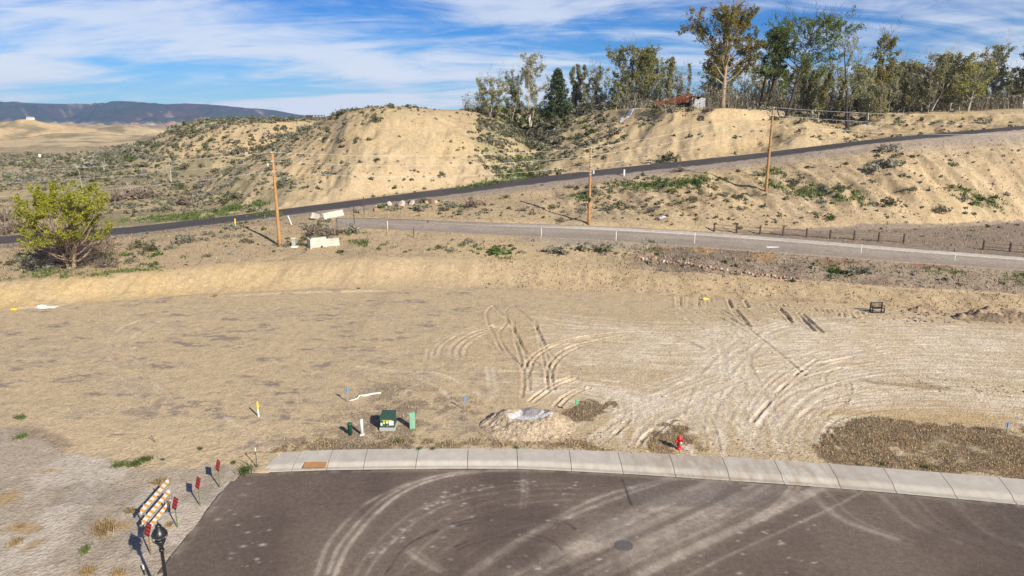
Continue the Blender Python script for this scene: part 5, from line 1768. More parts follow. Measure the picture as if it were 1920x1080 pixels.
# far house and tank
Yh = 640.0
ph = at_Y(62, 252, Yh)
zf = float(far_ground(np.array([ph[0]]), np.array([Yh]))[0][0])
t = thing('distant_house', 'tiny white house far off in the valley at left', 'house', (ph[0], Yh, zf - 0.3))
MB().box((0, 0, 1.7), (10, 6, 3.4)).build('wall', M_white, t); t.scale = (0.55, 0.55, 0.55)
m = MB(); m.add([(-5.4, -3.5, 3.3), (5.4, -3.5, 3.3), (5.4, 3.5, 3.3), (-5.4, 3.5, 3.3), (-5.4, 0, 5.0), (5.4, 0, 5.0)], [(0, 1, 5, 4), (2, 3, 4, 5), (0, 4, 3), (1, 2, 5), (0, 3, 2, 1)])
m.build('roof', M_greywall, t)
for x in (-3, 0, 3):
    MB().box((x, -3.03, 1.9), (1.2, 0.08, 1.2)).build('window', M_dark, t)
p = G(75, 296)
t = thing('water_tank', 'small white cylindrical tank standing in the far left wash', 'tank', p)
t.scale = (0.5, 0.5, 0.5)
MB().lathe([(1.0, 0), (1.0, 2.3), (0.9, 2.5)], 16).build('tank', M_white, t, True)
MB().lathe([(1.08, 2.35), (1.08, 2.5), (0.3, 2.85), (0.1, 2.9)], 16).build('lid', M_white, t, True)


# ------------------------------------------------------------------ vegetation
NR = np.random.RandomState(77)


def leaf_quads(P, size, rs, elong=1.5, upb=0.0):
    """small pointed leaves: one diamond for every point"""
    n = len(P)
    d = rs.normal(size=(n, 3)); d[:, 2] += upb
    d /= np.linalg.norm(d, axis=1, keepdims=True)
    e = rs.normal(size=(n, 3)); e -= d * np.sum(d * e, axis=1, keepdims=True); e /= np.linalg.norm(e, axis=1, keepdims=True)
    s = (size * rs.uniform(0.6, 1.4, size=(n, 1)))
    a = P + d * s * elong * 0.5; b = P - d * s * elong * 0.5; c = P + e * s * 0.42; dd = P - e * s * 0.42
    V = np.stack([a, c, b, dd], axis=1).reshape(-1, 3)
    return V, np.arange(n * 4, dtype=np.int32).reshape(-1, 4)


def blades(P, h, w, rs, lean=0.5):
    """upright thin blades (a triangle pair each)"""
    n = len(P)
    t = rs.uniform(0, 2 * math.pi, n); l = rs.uniform(0, lean, n); ph = rs.uniform(0, 2 * math.pi, n)
    hh = h * rs.uniform(0.5, 1.3, n); ww = w * rs.uniform(0.6, 1.4, n)
    sx_ = np.cos(t) * ww / 2; sy_ = np.sin(t) * ww / 2
    tip = P + np.stack([np.cos(ph) * np.sin(l) * hh, np.sin(ph) * np.sin(l) * hh, np.cos(l) * hh], axis=1)
    o = np.stack([sx_, sy_, 0 * sx_], axis=1)
    V = np.stack([P - o, P + o, tip + o * 0.25, tip - o * 0.25], axis=1).reshape(-1, 3)
    return V, np.arange(n * 4, dtype=np.int32).reshape(-1, 4)


def tree_parts(seed, H, spread, r0, clear=0.3, limbs=14, shape='round', subs=6, twigs=4, leaves=9, lsize=0.2, lean=0.0, up=0.45, fork=0, leafband=(0.0, 1.0), droop=0.0, gap=0.0):
    r_ = random.Random(seed); rs = np.random.RandomState(seed)
    mb = MB(); L = []

    def curve(p, d, ln, n, wob, lift):
        pts = [Vector(p)]; d = Vector(d).normalized()
        for i in range(n):
            d = (d + Vector((r_.gauss(0, wob), r_.gauss(0, wob), r_.gauss(0, wob) + lift))).normalized()
            pts.append(pts[-1] + d * (ln / n))
        return pts

    def env(f):
        g_ = (f - clear) / (1 - clear + 1e-6)
        if shape == 'round': return 0.35 + 0.65 * math.sin(math.pi * min(max(0.15 + 0.8 * g_, 0), 1))
        if shape == 'poplar': return 0.5 * (1 - 0.6 * g_)
        if shape == 'vase': return 0.45 + 0.55 * g_ * (1.2 - 0.5 * g_)
        return 1 - g_
    stems = []
    for k in range(max(1, fork + 1)):
        a_ = r_.uniform(0, 6.28)
        d0 = Vector((lean + (0.22 * math.cos(a_ + k * 2.2) if fork else 0), 0.22 * math.sin(a_ + k * 2.2) if fork else 0, 1))
        hk = H * (1.0 if k == 0 else r_.uniform(0.75, 0.95))
        pts = curve((0.25 * r0 * k, 0.2 * r0 * k, -0.3), d0, hk, 9, 0.055, 0.02)
        rad = [max(r0 * (0.75 if k else 1) * (1 - 0.93 * (i / 9) ** 0.85), 0.02) for i in range(10)]
        rad[0] *= 1.35
        mb.tube(pts, rad, 7); stems.append((pts, rad))
    az = r_.uniform(0, 6.28)
    for i in range(limbs):
        pts, rad = stems[i % len(stems)]
        f = clear + (0.97 - clear) * ((i + r_.random()) / limbs)
        x = f * 9; k = min(int(x), 8)
        p = pts[k].lerp(pts[k + 1], x - k); rb = rad[k] * 0.55
        az += 2.4 + r_.uniform(-0.5, 0.5)
        el = up + 0.7 * f * (1 if shape != 'round' else 0.8) + r_.uniform(-0.15, 0.2)
        if shape == 'poplar': el += 0.45
        ln = spread * env(f) * r_.uniform(0.75, 1.2)
        d = Vector((math.cos(az) * math.cos(el), math.sin(az) * math.cos(el), math.sin(el)))
        lp = curve(p, d, ln, 6, 0.12, 0.06 - droop)
        rr = [max(rb * (1 - 0.88 * j / 6), 0.012) for j in range(7)]
        mb.tube(lp, rr, 5, False)
        if r_.random() < gap: continue
        for s in range(subs):
            x = (0.25 + 0.75 * (s + r_.random()) / subs) * 6; k = min(int(x), 5)
            q = lp[k].lerp(lp[k + 1], x - k)
            dd = (lp[k + 1] - lp[k]).normalized() + Vector((r_.gauss(0, 0.6), r_.gauss(0, 0.6), r_.gauss(0.15, 0.45)))
            sl_ = ln * r_.uniform(0.25, 0.5) * (1.1 - 0.4 * x / 6)
            sp_ = curve(q, dd, sl_, 4, 0.18, 0.05 - droop)
            mb.tube(sp_, [max(rr[k] * 0.5 * (1 - 0.2 * j), 0.008) for j in range(5)], 3, False)
            for w in range(twigs):
                x2 = (0.3 + 0.7 * (w + r_.random()) / twigs) * 4; k2 = min(int(x2), 3)
                q2 = sp_[k2].lerp(sp_[k2 + 1], x2 - k2)
                d2 = (sp_[k2 + 1] - sp_[k2]).normalized() + Vector((r_.gauss(0, 0.7), r_.gauss(0, 0.7), r_.gauss(0.25, 0.5)))
                tp = curve(q2, d2, sl_ * r_.uniform(0.3, 0.6), 2, 0.2, 0.08 - droop)
                mb.tube(tp, [0.014, 0.010, 0.006], 3, False)
                if leafband[0] <= q2.z / H <= leafband[1]:
                    nl = int(leaves * 1.45 * r_.uniform(0.3, 1.5))
                    for _ in range(nl):
                        t_ = r_.random()
                        c_ = q2.lerp(tp[-1], t_)
                        L.append((c_.x + r_.gauss(0, lsize * 0.8), c_.y + r_.gauss(0, lsize * 0.8), c_.z + r_.gauss(0, lsize * 0.8)))
    LV = leaf_quads(np.array(L), lsize, rs) if L else None
    return mb, LV


def make_tree(name, label, loc, bark, leafm, rz=0.0, group=None, cat='tree', **kw):
    mb, LV = tree_parts(**kw)
    t = thing(name, label, cat, loc, rz, group)
    mb.build('trunk', bark, t, True)
    if LV is not None:
        link('crown', np_mesh('crown', LV[0], LV[1], leafm), t)
    return t


B_pale = simple('bark_pale', (0.47, 0.42, 0.35), 0.9, 0.25, 3, rnd=0.15)
B_grey = simple('bark_grey', (0.26, 0.22, 0.18), 0.9, 0.3, 3, rnd=0.2)
B_dark = simple('bark_dark', (0.06, 0.047, 0.04), 0.9, 0.3, 3, rnd=0.2)
B_tan = simple('bark_tan', (0.30, 0.225, 0.15), 0.9, 0.25, 3)
L_olive = leafy('leaf_olive', [(0.16, 0.17, 0.045), (0.25, 0.24, 0.07), (0.33, 0.30, 0.11)], 0.35)
L_gold = leafy('leaf_gold', [(0.14, 0.13, 0.022), (0.23, 0.18, 0.034), (0.18, 0.17, 0.045)], 0.35)
L_green = leafy('leaf_green', [(0.07, 0.105, 0.022), (0.12, 0.16, 0.035), (0.19, 0.205, 0.055)], 0.35)
L_soft = leafy('leaf_soft', [(0.20, 0.21, 0.09), (0.28, 0.28, 0.135), (0.36, 0.33, 0.19)], 0.35)
L_willow = leafy('leaf_willow', [(0.20, 0.24, 0.02), (0.33, 0.34, 0.03), (0.42, 0.38, 0.05)], 0.35)
L_conifer = leafy('leaf_conifer', [(0.018, 0.035, 0.010), (0.035, 0.055, 0.014), (0.075, 0.085, 0.02)], 0.05)


def tplace(x, Y, yt):
    """foot of a terrace tree in picture column x at distance Y, and its height for a top at row yt"""
    p = at_Y(x, 206, Y)
    z = gz(p[0], Y)
    return (p[0], Y, z - 0.1), at_Y(x, yt, Y)[2] - z


T = lambda x, Y, yt, name, label, bark, leaf, **kw: (lambda ph: make_tree(name, label, ph[0], bark, leaf, H=ph[1], **kw))(tplace(x, Y, yt))
GT = 'trees along the terrace edge'
T(918, 172, 150, 'shrubby_tree', 'low spreading grey tree at the left end of the tree line', B_grey, L_soft, seed=1, spread=6.4, r0=0.16, clear=0.04, limbs=30, shape='vase', fork=3, leaves=10, lsize=0.22, up=0.25, group=GT)
T(958, 176, 132, 'shrubby_tree', 'grey multi stemmed tree second from the left of the tree line', B_grey, L_soft, seed=2, spread=5.6, r0=0.18, clear=0.08, limbs=26, shape='vase', fork=2, leaves=9, lsize=0.22, group=GT)
T(993, 178, 101, 'cottonwood_tree', 'airy pale grey tree left of the dark conifer', B_pale, L_soft, seed=3, spread=7.0, r0=0.24, clear=0.10, limbs=30, shape='vase', fork=3, leaves=9, lsize=0.22, group=GT)
T(1078, 182, 117, 'poplar_tree', 'slim grey green tree right behind the dark conifer', B_grey, L_soft, seed=4, spread=6.0, r0=0.2, clear=0.08, limbs=30, shape='poplar', fork=2, leaves=11, lsize=0.22, group=GT)
T(1122, 176, 128, 'shrubby_tree', 'bare twiggy tree between the conifer and the broad olive tree', B_grey, L_soft, seed=5, spread=5.2, r0=0.16, clear=0.06, limbs=26, shape='vase', fork=3, leaves=7, lsize=0.2, group=GT)
T(1185, 165, 94, 'cottonwood_tree', 'broad dense olive tree with dark centre left of the rusty roof', B_grey, L_olive, seed=6, spread=8.0, r0=0.28, clear=0.05, limbs=36, shape='round', fork=2, leaves=14, lsize=0.24, group=GT)
T(1222, 172, 112, 'cottonwood_tree', 'darker leafy tree behind the right side of the broad olive tree', B_dark, L_olive, seed=16, spread=6.0, r0=0.22, clear=0.08, limbs=28, shape='round', fork=1, leaves=10, lsize=0.22, group=GT)
T(1252, 168, 106, 'poplar_tree', 'slender pale tree above the rusty roof', B_pale, L_soft, seed=7, spread=4.6, r0=0.16, clear=0.1, limbs=28, shape='poplar', fork=0, leaves=9, lsize=0.2, group=GT)
T(1354, 139, 17, 'cottonwood_tree', 'tallest golden green cottonwood with a thick pale trunk', B_tan, L_gold, seed=8, spread=8.2, r0=0.50, clear=0.24, limbs=34, shape='round', subs=8, twigs=5, leaves=15, lsize=0.22, up=0.35, group=GT)
T(1424, 143, 70, 'dead_tree', 'dark leaning dead trunk left of the paired green trees', B_dark, L_soft, seed=9, spread=1.8, r0=0.30, clear=0.35, limbs=7, shape='poplar', subs=3, twigs=2, leaves=1, lsize=0.18, lean=0.07, group=GT)
T(1440, 146, 52, 'cottonwood_tree', 'dark stemmed green tree, left of the paired tall trees', B_dark, L_green, seed=10, spread=6.4, r0=0.34, clear=0.36, limbs=26, shape='vase', subs=8, leaves=13, lsize=0.22, lean=0.10, group=GT)
T(1474, 141, 39, 'cottonwood_tree', 'broad green tree leaning right, right of the paired tall trees', B_dark, L_green, seed=21, spread=9.5, r0=0.38, clear=0.30, limbs=32, shape='round', subs=8, leaves=15, lsize=0.22, lean=0.22, up=0.15, group=GT)
T(1594, 140, 62, 'bare_tree', 'nearly bare dark tree with open forked limbs', B_dark, L_soft, seed=12, spread=6.6, r0=0.34, clear=0.26, limbs=18, shape='vase', subs=7, leaves=5, lsize=0.2, fork=1, lean=0.05, up=0.5, group=GT)
T(1650, 145, 68, 'cottonwood_tree', 'rusty green slim tree right of the nearly bare tree', B_dark, L_gold, seed=13, spread=5.4, r0=0.26, clear=0.32, limbs=20, shape='vase', subs=7, leaves=9, lsize=0.2, group=GT)
T(1745, 143, 104, 'cottonwood_tree', 'olive tree with pale forked limbs near the right of the tree line', B_pale, L_olive, seed=14, spread=6.6, r0=0.26, clear=0.14, limbs=28, shape='round', leaves=11, lsize=0.22, fork=1, lean=0.06, group=GT)
T(1815, 138, 118, 'cottonwood_tree', 'pale trunked bright olive tree close to the upper road', B_pale, L_olive, seed=15, spread=4.6, r0=0.2, clear=0.2, limbs=24, shape='round', leaves=10, lsize=0.2, group=GT)
T(1858, 146, 88, 'cottonwood_tree', 'tall pale stemmed tree second from the right edge', B_pale, L_soft, seed=17, spread=5.6, r0=0.24, clear=0.2, limbs=28, shape='vase', leaves=10, lsize=0.21, fork=1, group=GT)
T(1916, 140, 86, 'cottonwood_tree', 'golden green tree cut by the right edge', B_pale, L_gold, seed=18, spread=5.8, r0=0.24, clear=0.2, limbs=28, shape='vase', leaves=10, lsize=0.21, fork=1, group=GT)
T(2010, 142, 80, 'cottonwood_tree', 'green tree beyond the right edge', B_grey, L_olive, seed=19, spread=5.0, r0=0.26, clear=0.28, limbs=20, shape='round', leaves=9, lsize=0.22, group=GT)
# dark conifer
(pc, hc) = tplace(1044, 166, 128)
t = thing('conifer_tree', 'dark green cone shaped conifer on the terrace edge', 'tree', pc, 0, GT)
r_ = random.Random(31); rs_ = np.random.RandomState(31)
mb = MB(); mb.tube([(0, 0, -0.2), (0, 0, hc * 0.5), (0.05, 0, hc)], [0.22, 0.14, 0.02], 6)
Lp = []
for i in range(150):
    f = 0.02 + 0.97 * i / 150
    rad = 5.3 * (1 - f) ** 0.85 * r_.uniform(0.75, 1.12) * (0.6 + 0.4 * min(f * 9, 1)) + 0.15
    az = i * 2.399 + r_.uniform(-0.4, 0.4)
    tip = Vector((math.cos(az) * rad, math.sin(az) * rad, hc * f + 0.12 * rad))
    base = Vector((0, 0, hc * f))
    mb.tube([base, tip], [0.03, 0.01], 3, False)
    for j in range(int(22 + 26 * rad / 3)):
        s = r_.uniform(0.25, 1.02)
        q = base.lerp(tip, s)
        w = 0.34 * (1.1 - s * 0.5)
        Lp.append((q.x + r_.gauss(0, w), q.y + r_.gauss(0, w), q.z + r_.gauss(0, 0.2)))
mb.build('trunk', B_dark, t)
lv = leaf_quads(np.array(Lp), 0.27, rs_, 1.7)
link('crown', np_mesh('crown', lv[0], lv[1], L_conifer), t)

# slender trees filling the grove
protos = []
for i, (H_, sp_, sh, bark_, lf, lv_) in enumerate([(9.0, 2.0, 'poplar', B_pale, L_soft, 8), (8.0, 2.4, 'round', B_grey, L_soft, 7), (10.0, 2.2, 'poplar', B_grey, L_olive, 8), (7.0, 2.2, 'vase', B_pale, L_olive, 7), (8.5, 1.8, 'poplar', B_pale, L_soft, 3), (7.5, 2.6, 'vase', B_grey, L_soft, 3)]):
    pr = make_tree('slender_tree', 'slender young tree in the thin grove on the terrace', (0, 0, 0), bark_, lf, seed=40 + i, H=H_, spread=sp_ * 1.25, r0=0.12, clear=0.14, limbs=17, shape=sh, subs=4, twigs=3, leaves=lv_, lsize=0.2, group='slender trees of the grove')
    protos.append((pr, H_))
r_ = random.Random(9)
n_s = 0
for i in range(190):
    x = r_.triangular(1270, 2010, 1700) if i > 22 else r_.uniform(1085, 1290)
    Y = r_.uniform(146, 205) if x < 1480 else r_.uniform(139, 205)
    yt = r_.uniform(118, 168) if x > 1260 else r_.uniform(132, 172)
    p, h = tplace(x, Y, yt)
    k = r_.randrange(6)
    pr, H_ = protos[k]
    s = h / H_
    look = ('slim pale upright sapling', 'small grey round crowned tree', 'grey upright olive leaved tree', 'small pale vase shaped olive tree', 'thin pale almost bare sapling', 'grey spreading almost bare tree')
    where = 'left of the tallest cottonwood' if x < 1330 else 'behind the paired tall green trees' if x < 1560 else 'around the nearly bare dark tree' if x < 1720 else 'at the right end of the grove'
    if i < 6:
        pr = protos[i][0]; protos[i][0]['label'] = look[i] + ' ' + where; protos[i][0]['group'] = 'slender trees of the grove: ' + look[i] + ' ' + where; s = h / protos[i][1]
        pr.location = p; pr.scale = (max(s, 0.7), max(s, 0.7), s); pr.rotation_euler = (0, 0, r_.uniform(0, 6))
    else:
        copy_tree(pr, p, r_.uniform(0, 6), (max(s, 0.75), max(s, 0.75), s), look[k] + ' ' + where, 'slender trees of the grove: ' + look[k] + ' ' + where)
# undergrowth of bare saplings (reads as one mass)
n = 17000
ux = NR.uniform(870, 1330, n); uy = NR.uniform(138, 205, n)
ux = np.where(NR.rand(n) < 0.72, NR.uniform(1330, 2030, n), ux)
X = (ux - 960) / FPX * uy * 0.975
keep = plat_dist(X, uy) < -1.5
X, uy = X[keep], uy[keep]
Pn = np.stack([X, uy, ground(X, uy) - 0.05], axis=1)
clump = fbm(X, uy, 6, 3, 501)
hgt_ = 3.9 * (0.45 + 0.7 * np.clip(clump + 0.4, 0, 1.3))
V1, F1 = blades(Pn, hgt_, 0.08, NR, 0.35)
Pl = np.repeat(Pn, 3, axis=0) + NR.normal(size=(len(Pn) * 3, 3)) * [0.4, 0.4, 0] + np.stack([np.zeros(len(Pn) * 3), np.zeros(len(Pn) * 3), NR.uniform(0.1, 1.0, len(Pn) * 3) * np.repeat(hgt_, 3)], axis=1)
V2, F2 = leaf_quads(Pl, 0.22, NR, 2.2, 0.6)
L_thicket = leafy('thicket_twigs', [(0.10, 0.078, 0.06), (0.20, 0.16, 0.12), (0.36, 0.31, 0.24), (0.18, 0.18, 0.085), (0.23, 0.22, 0.11)], 0.25)
tag(link('thicket', np_mesh('thicket', np.concatenate([V1, V2]), np.concatenate([F1, F2 + len(V1)]), L_thicket)), 'grey brown thicket of bare saplings under the grove', 'thicket', kind='stuff')

# big willow at left
X, Y, z = G(137, 504)
t = thing('willow_tree', 'wide yellow green willow with dark bare lower branches at the left bank', 'tree', (X, Y, z - 0.1), 2.6)
t.scale = (0.92, 0.92, 0.95)
mb, LV = tree_parts(seed=61, H=7.3, spread=4.9, r0=0.27, clear=0.16, limbs=40, shape='round', subs=8, twigs=5, leaves=19, lsize=0.12, fork=4, up=0.25, leafband=(0.40, 1.3), gap=0.18)
mb.build('trunk', B_tan, t, True)
link('crown', np_mesh('crown', LV[0], LV[1], L_willow), t)
mb2, _ = tree_parts(seed=64, H=3.6, spread=5.6, r0=0.08, clear=0.10, limbs=56, shape='round', subs=8, twigs=4, leaves=0, fork=5, up=0.05)
B_twig = simple('twig_dark', (0.075, 0.045, 0.038), 0.9, 0.3, 4)
mb2.build('bare_branches', B_twig, t)
# small bare trees in the wash
for (x, yb, yt, lb, s_) in [(322, 345, 296, 'white bare forked sapling in the wash at the hill foot', 71), (155, 362, 318, 'thin white bare sapling behind the willow', 72), (196, 325, 296, 'spindly grey bush on the wash far behind the willow', 73)]:
    p, h = hgt(x, yb, yt)
    make_tree('bare_sapling', lb, p, B_pale, L_soft, seed=s_, H=h, spread=h * 0.32, r0=0.11, clear=0.25, limbs=9, shape='vase', subs=4, twigs=3, leaves=0, lsize=0.1, fork=1, up=0.7)


# ---- shrubs
def shrub_mesh(name, seed, mat, n, size, h=0.75, twig=0):
    rs = np.random.RandomState(seed)
    c = rs.normal(size=(7, 3)) * [0.28, 0.28, 0.1]; c[:, 2] = rs.uniform(0.15, 0.4, 7) * h
    k = rs.randint(0, 7, n)
    d = rs.normal(size=(n, 3)); d /= np.linalg.norm(d, axis=1, keepdims=True)
    P = c[k] + d * rs.uniform(0.55, 1.0, (n, 1)) ** 0.5 * rs.uniform(0.18, 0.36, 7)[k][:, None]
    P[:, 2] = np.abs(P[:, 2]) * 1.1
    V, F_ = leaf_quads(P, size, rs, 1.7, 0.5)
    if twig:
        B = np.stack([rs.normal(size=twig) * 0.1, rs.normal(size=twig) * 0.1, np.zeros(twig)], axis=1)
        V3, F3 = blades(B, h * 1.25, 0.03, rs, 0.9)
        F_ = np.concatenate([F_, F3 + len(V)]); V = np.concatenate([V, V3])
    return np_mesh(name, V, F_, mat)


S_sage = leafy('sage', [(0.14, 0.14, 0.095), (0.22, 0.22, 0.155), (0.31, 0.295, 0.215), (0.19, 0.165, 0.115)], 0.25)
S_dark = leafy('sage_dark', [(0.07, 0.075, 0.035), (0.12, 0.12, 0.06), (0.18, 0.165, 0.095)], 0.2)
S_green = leafy('weed_green', [(0.05, 0.085, 0.018), (0.09, 0.135, 0.03), (0.14, 0.165, 0.05)], 0.2)
S_brown = leafy('brush_brown', [(0.15, 0.11, 0.085), (0.25, 0.195, 0.15), (0.34, 0.285, 0.225)], 0.2)
S_straw = leafy('straw', [(0.20, 0.13, 0.05), (0.33, 0.235, 0.11), (0.42, 0.32, 0.17)], 0.15)
S_deadw = leafy('dead_weed', [(0.085, 0.06, 0.04), (0.17, 0.12, 0.07), (0.36, 0.26, 0.14), (0.50, 0.39, 0.23)], 0.1)
SAGE = [shrub_mesh('sagebrush', 600 + i, m_, 150, 0.13, 0.7, 10) for i, m_ in enumerate([S_sage, S_sage, S_dark, S_dark, S_sage])]
SAGE_G = [shrub_mesh('weed_clump', 620 + i, S_green, 130, 0.13, 0.5, 14) for i in range(2)]
BRUSH = [shrub_mesh('brush', 640 + i, S_brown, 190, 0.10, 1.0, 90) for i in range(3)]

DEN = np.zeros(XX.shape)
for (e, dn) in [((620, 330, 190, 40), 0.30), ((540, 285, 90, 60, -30), 0.18), ((700, 212, 95, 12), 0.12), ((640, 255, 90, 50), 0.07), ((760, 280, 160, 60), 0.035), ((860, 300, 40, 40), 0.12),
                ((380, 265, 180, 34, -14), 0.30), ((470, 255, 70, 40, -30), 0.35), ((250, 310, 120, 20), 0.30), ((965, 275, 70, 72, 25), 0.55), ((1075, 250, 95, 52, -25), 0.45), ((1010, 215, 110, 14), 0.25),
                ((1280, 260, 150, 40), 0.025), ((1180, 225, 70, 20, -8), 0.2), ((1450, 258, 60, 22), 0.05), ((1560, 218, 150, 16), 0.22), ((1760, 232, 160, 12), 0.12),
                ((1240, 360, 170, 28, -3), 0.30), ((1400, 380, 150, 34, 3), 0.26), ((1540, 365, 130, 36, 6), 0.28), ((1740, 350, 170, 70, 10), 0.15), ((1700, 300, 130, 26, 15), 0.10),
                ((850, 392, 160, 16, 4), 0.22), ((640, 425, 90, 12), 0.45), ((380, 440, 140, 16, -8), 0.22), ((320, 485, 160, 14, -4), 0.22), ((80, 500, 110, 14), 0.25), ((560, 460, 120, 14), 0.16), ((880, 462, 130, 12), 0.22), ((1090, 462, 90, 10), 0.22),
                ((130, 380, 220, 28), 0.12), ((120, 340, 260, 26), 0.11), ((100, 305, 200, 14), 0.10), ((300, 370, 160, 30), 0.28), ((460, 390, 70, 12), 0.16), ((1300, 495, 200, 14, 6), 0.18), ((1650, 515, 260, 12, 5), 0.22), ((1250, 405, 200, 16, 4), 0.24), ((1500, 412, 150, 12), 0.10)]:
    DEN = np.maximum(DEN, dn * ell(*e, soft=0.5, raw=True))
DEN = DEN * 4.0 * (0.25 + 0.75 * sstep(-0.5, 0.4, fbm(XX, YY, 6.0, 3, 521)))
DEN = np.maximum(DEN, 0.08 * ((YY > LK[6][0] + 3) & (PD > 1) & (PD < 40)))
DEN = np.maximum(DEN, 0.22 * ((YY > LK[4][0]) & (YY < LK[5][0] - 3)) * (0.2 + 0.8 * sstep(-0.3, 0.4, fbm(XX, YY, 8, 3, 525))))
P5, P6 = LK[5][0], LK[6][0]
DEN[(YY > P5 - 1.0) & (YY < P6 + 1.0)] = 0
DEN[(YY > LK[2][0] - 0.4) & (YY < LK[3][0] + 0.5) & (PXX > 620)] = 0
DEN[YY < LK[1][0] - 0.6] = 0
DEN[PD < -12] *= 0.15
# far faces hidden behind the hills carry few
area = np.gradient(Y_AX)[:, None] * (YY * (A_AX[1] - A_AX[0]))


def sample(weight, n, rs):
    w = np.clip(weight, 0, None).ravel(); c = np.cumsum(w); k = np.searchsorted(c, rs.uniform(0, c[-1], n))
    i, j = np.unravel_index(np.minimum(k, w.size - 1), weight.shape)
    X = XX[i, j] + rs.uniform(-0.2, 0.2, n); Y = YY[i, j] + rs.uniform(-0.2, 0.2, n)
    return X, Y, i, j


# which places the camera sees: skip ground hidden behind nearer ground
best = np.full(NA, 1e9); VIS = np.zeros(XX.shape, dtype=bool)
for r0_ in range(NY):
    VIS[r0_] = PYY[r0_] < best + 6
    best = np.minimum(best, PYY[r0_])
DEN *= np.where(VIS, 1, 0.03)
n_sh = int(min((DEN * area).sum(), 21000))
X, Y, ii_, jj_ = sample(DEN * area, n_sh, NR)
Z = ground(X, Y)
px_, py_ = to_px(X, Y, Z)
size = NR.lognormal(-0.08, 0.52, n_sh) * np.interp(Y, [60, 90, 130, 220], [0.46, 0.50, 0.54, 0.8])
size *= np.where((px_ > 850) & (px_ < 1180) & (Y > 115), 1.1, 1.0)
gsel = (greenm[ii_, jj_] > 0.25) | (NR.rand(n_sh) < 0.06)
app = size / Y * np.where(VIS[ii_, jj_] & (px_ > 0) & (px_ < 1920), 1, 0)
order = np.argsort(-app)


def area_of(x, y, Yd):
    if Yd < 80 and x < 660: return 'on the left verge above the bank', 'shrubs on the left verge'
    if Yd < 80: return 'on the verge between bank and gravel road', 'shrubs between bank and gravel road'
    if y > 300 and x > 980 and Yd < 104.5: return 'on the eroded slope under the upper road', 'shrubs on the slope under the upper road'
    if Yd < 104.5: return 'beside the junction below the upper road', 'shrubs by the road junction'
    if x < 470: return 'in the wash and on the far left hill', 'shrubs of the wash and far left hill'
    if x < 880: return 'on the round tan hill', 'shrubs on the round hill'
    if x < 1150: return 'in the green gully between the hills', 'shrubs in the gully'
    return 'on the clay ground beyond the upper road', 'shrubs beyond the upper road at right'


for c_, k in enumerate(order[:300]):
    ar, gp = area_of(px_[k], py_[k], Y[k])
    if gsel[k]:
        me_ = SAGE_G[c_ % 2]; nm = 'weed_clump'; lb = 'fresh green weed clump ' + ar
        gp = gp + ', green'
    else:
        d_ = c_ % 5
        me_ = SAGE[d_]; nm = 'sagebrush'; lb = ('dark olive sagebrush ' if d_ in (2, 3) else 'grey green sagebrush ') + ar
        gp = gp + (', dark' if d_ in (2, 3) else ', grey')
    o = link(nm, me_, None, (X[k], Y[k], Z[k] - 0.05), NR.uniform(0, 6))
    s = size[k] * 1.0
    o.scale = (s * NR.uniform(0.9, 1.3), s * NR.uniform(0.9, 1.2), s * NR.uniform(0.7, 1.0))
    tag(o, lb, 'shrub', gp)
rest = order[300:]


def clump_stuff(name, X, Y, Z, size, nq, lsz, mats, midx_of, label, hk=0.7):
    n = len(X)
    c = np.repeat(np.stack([X, Y, Z], axis=1), nq, axis=0); s = np.repeat(size, nq)
    d = NR.normal(size=(n * nq, 3)); d /= np.linalg.norm(d, axis=1, keepdims=True)
    r2 = NR.uniform(0.3, 1.0, n * nq) ** 0.5
    P = c + np.stack([d[:, 0] * r2 * s * 0.46, d[:, 1] * r2 * s * 0.46, np.abs(d[:, 2]) * r2 * s * hk * 0.75], axis=1)
    V, F_ = leaf_quads(P, np.repeat(size, nq)[:, None] * lsz, NR, 1.6, 0.4)
    tag(link(name, np_mesh(name, V, F_, None, mats=mats, midx=np.repeat(midx_of, nq))), label, 'shrubs', kind='stuff')


rm = np.where(gsel[rest], 2, NR.randint(0, 2, len(rest)))
clump_stuff('sagebrush_cover', X[rest], Y[rest], Z[rest] - 0.04, size[rest], 18, 0.34, [S_sage, S_dark, S_green], rm, 'scattered small sagebrush covering the hills and slopes')

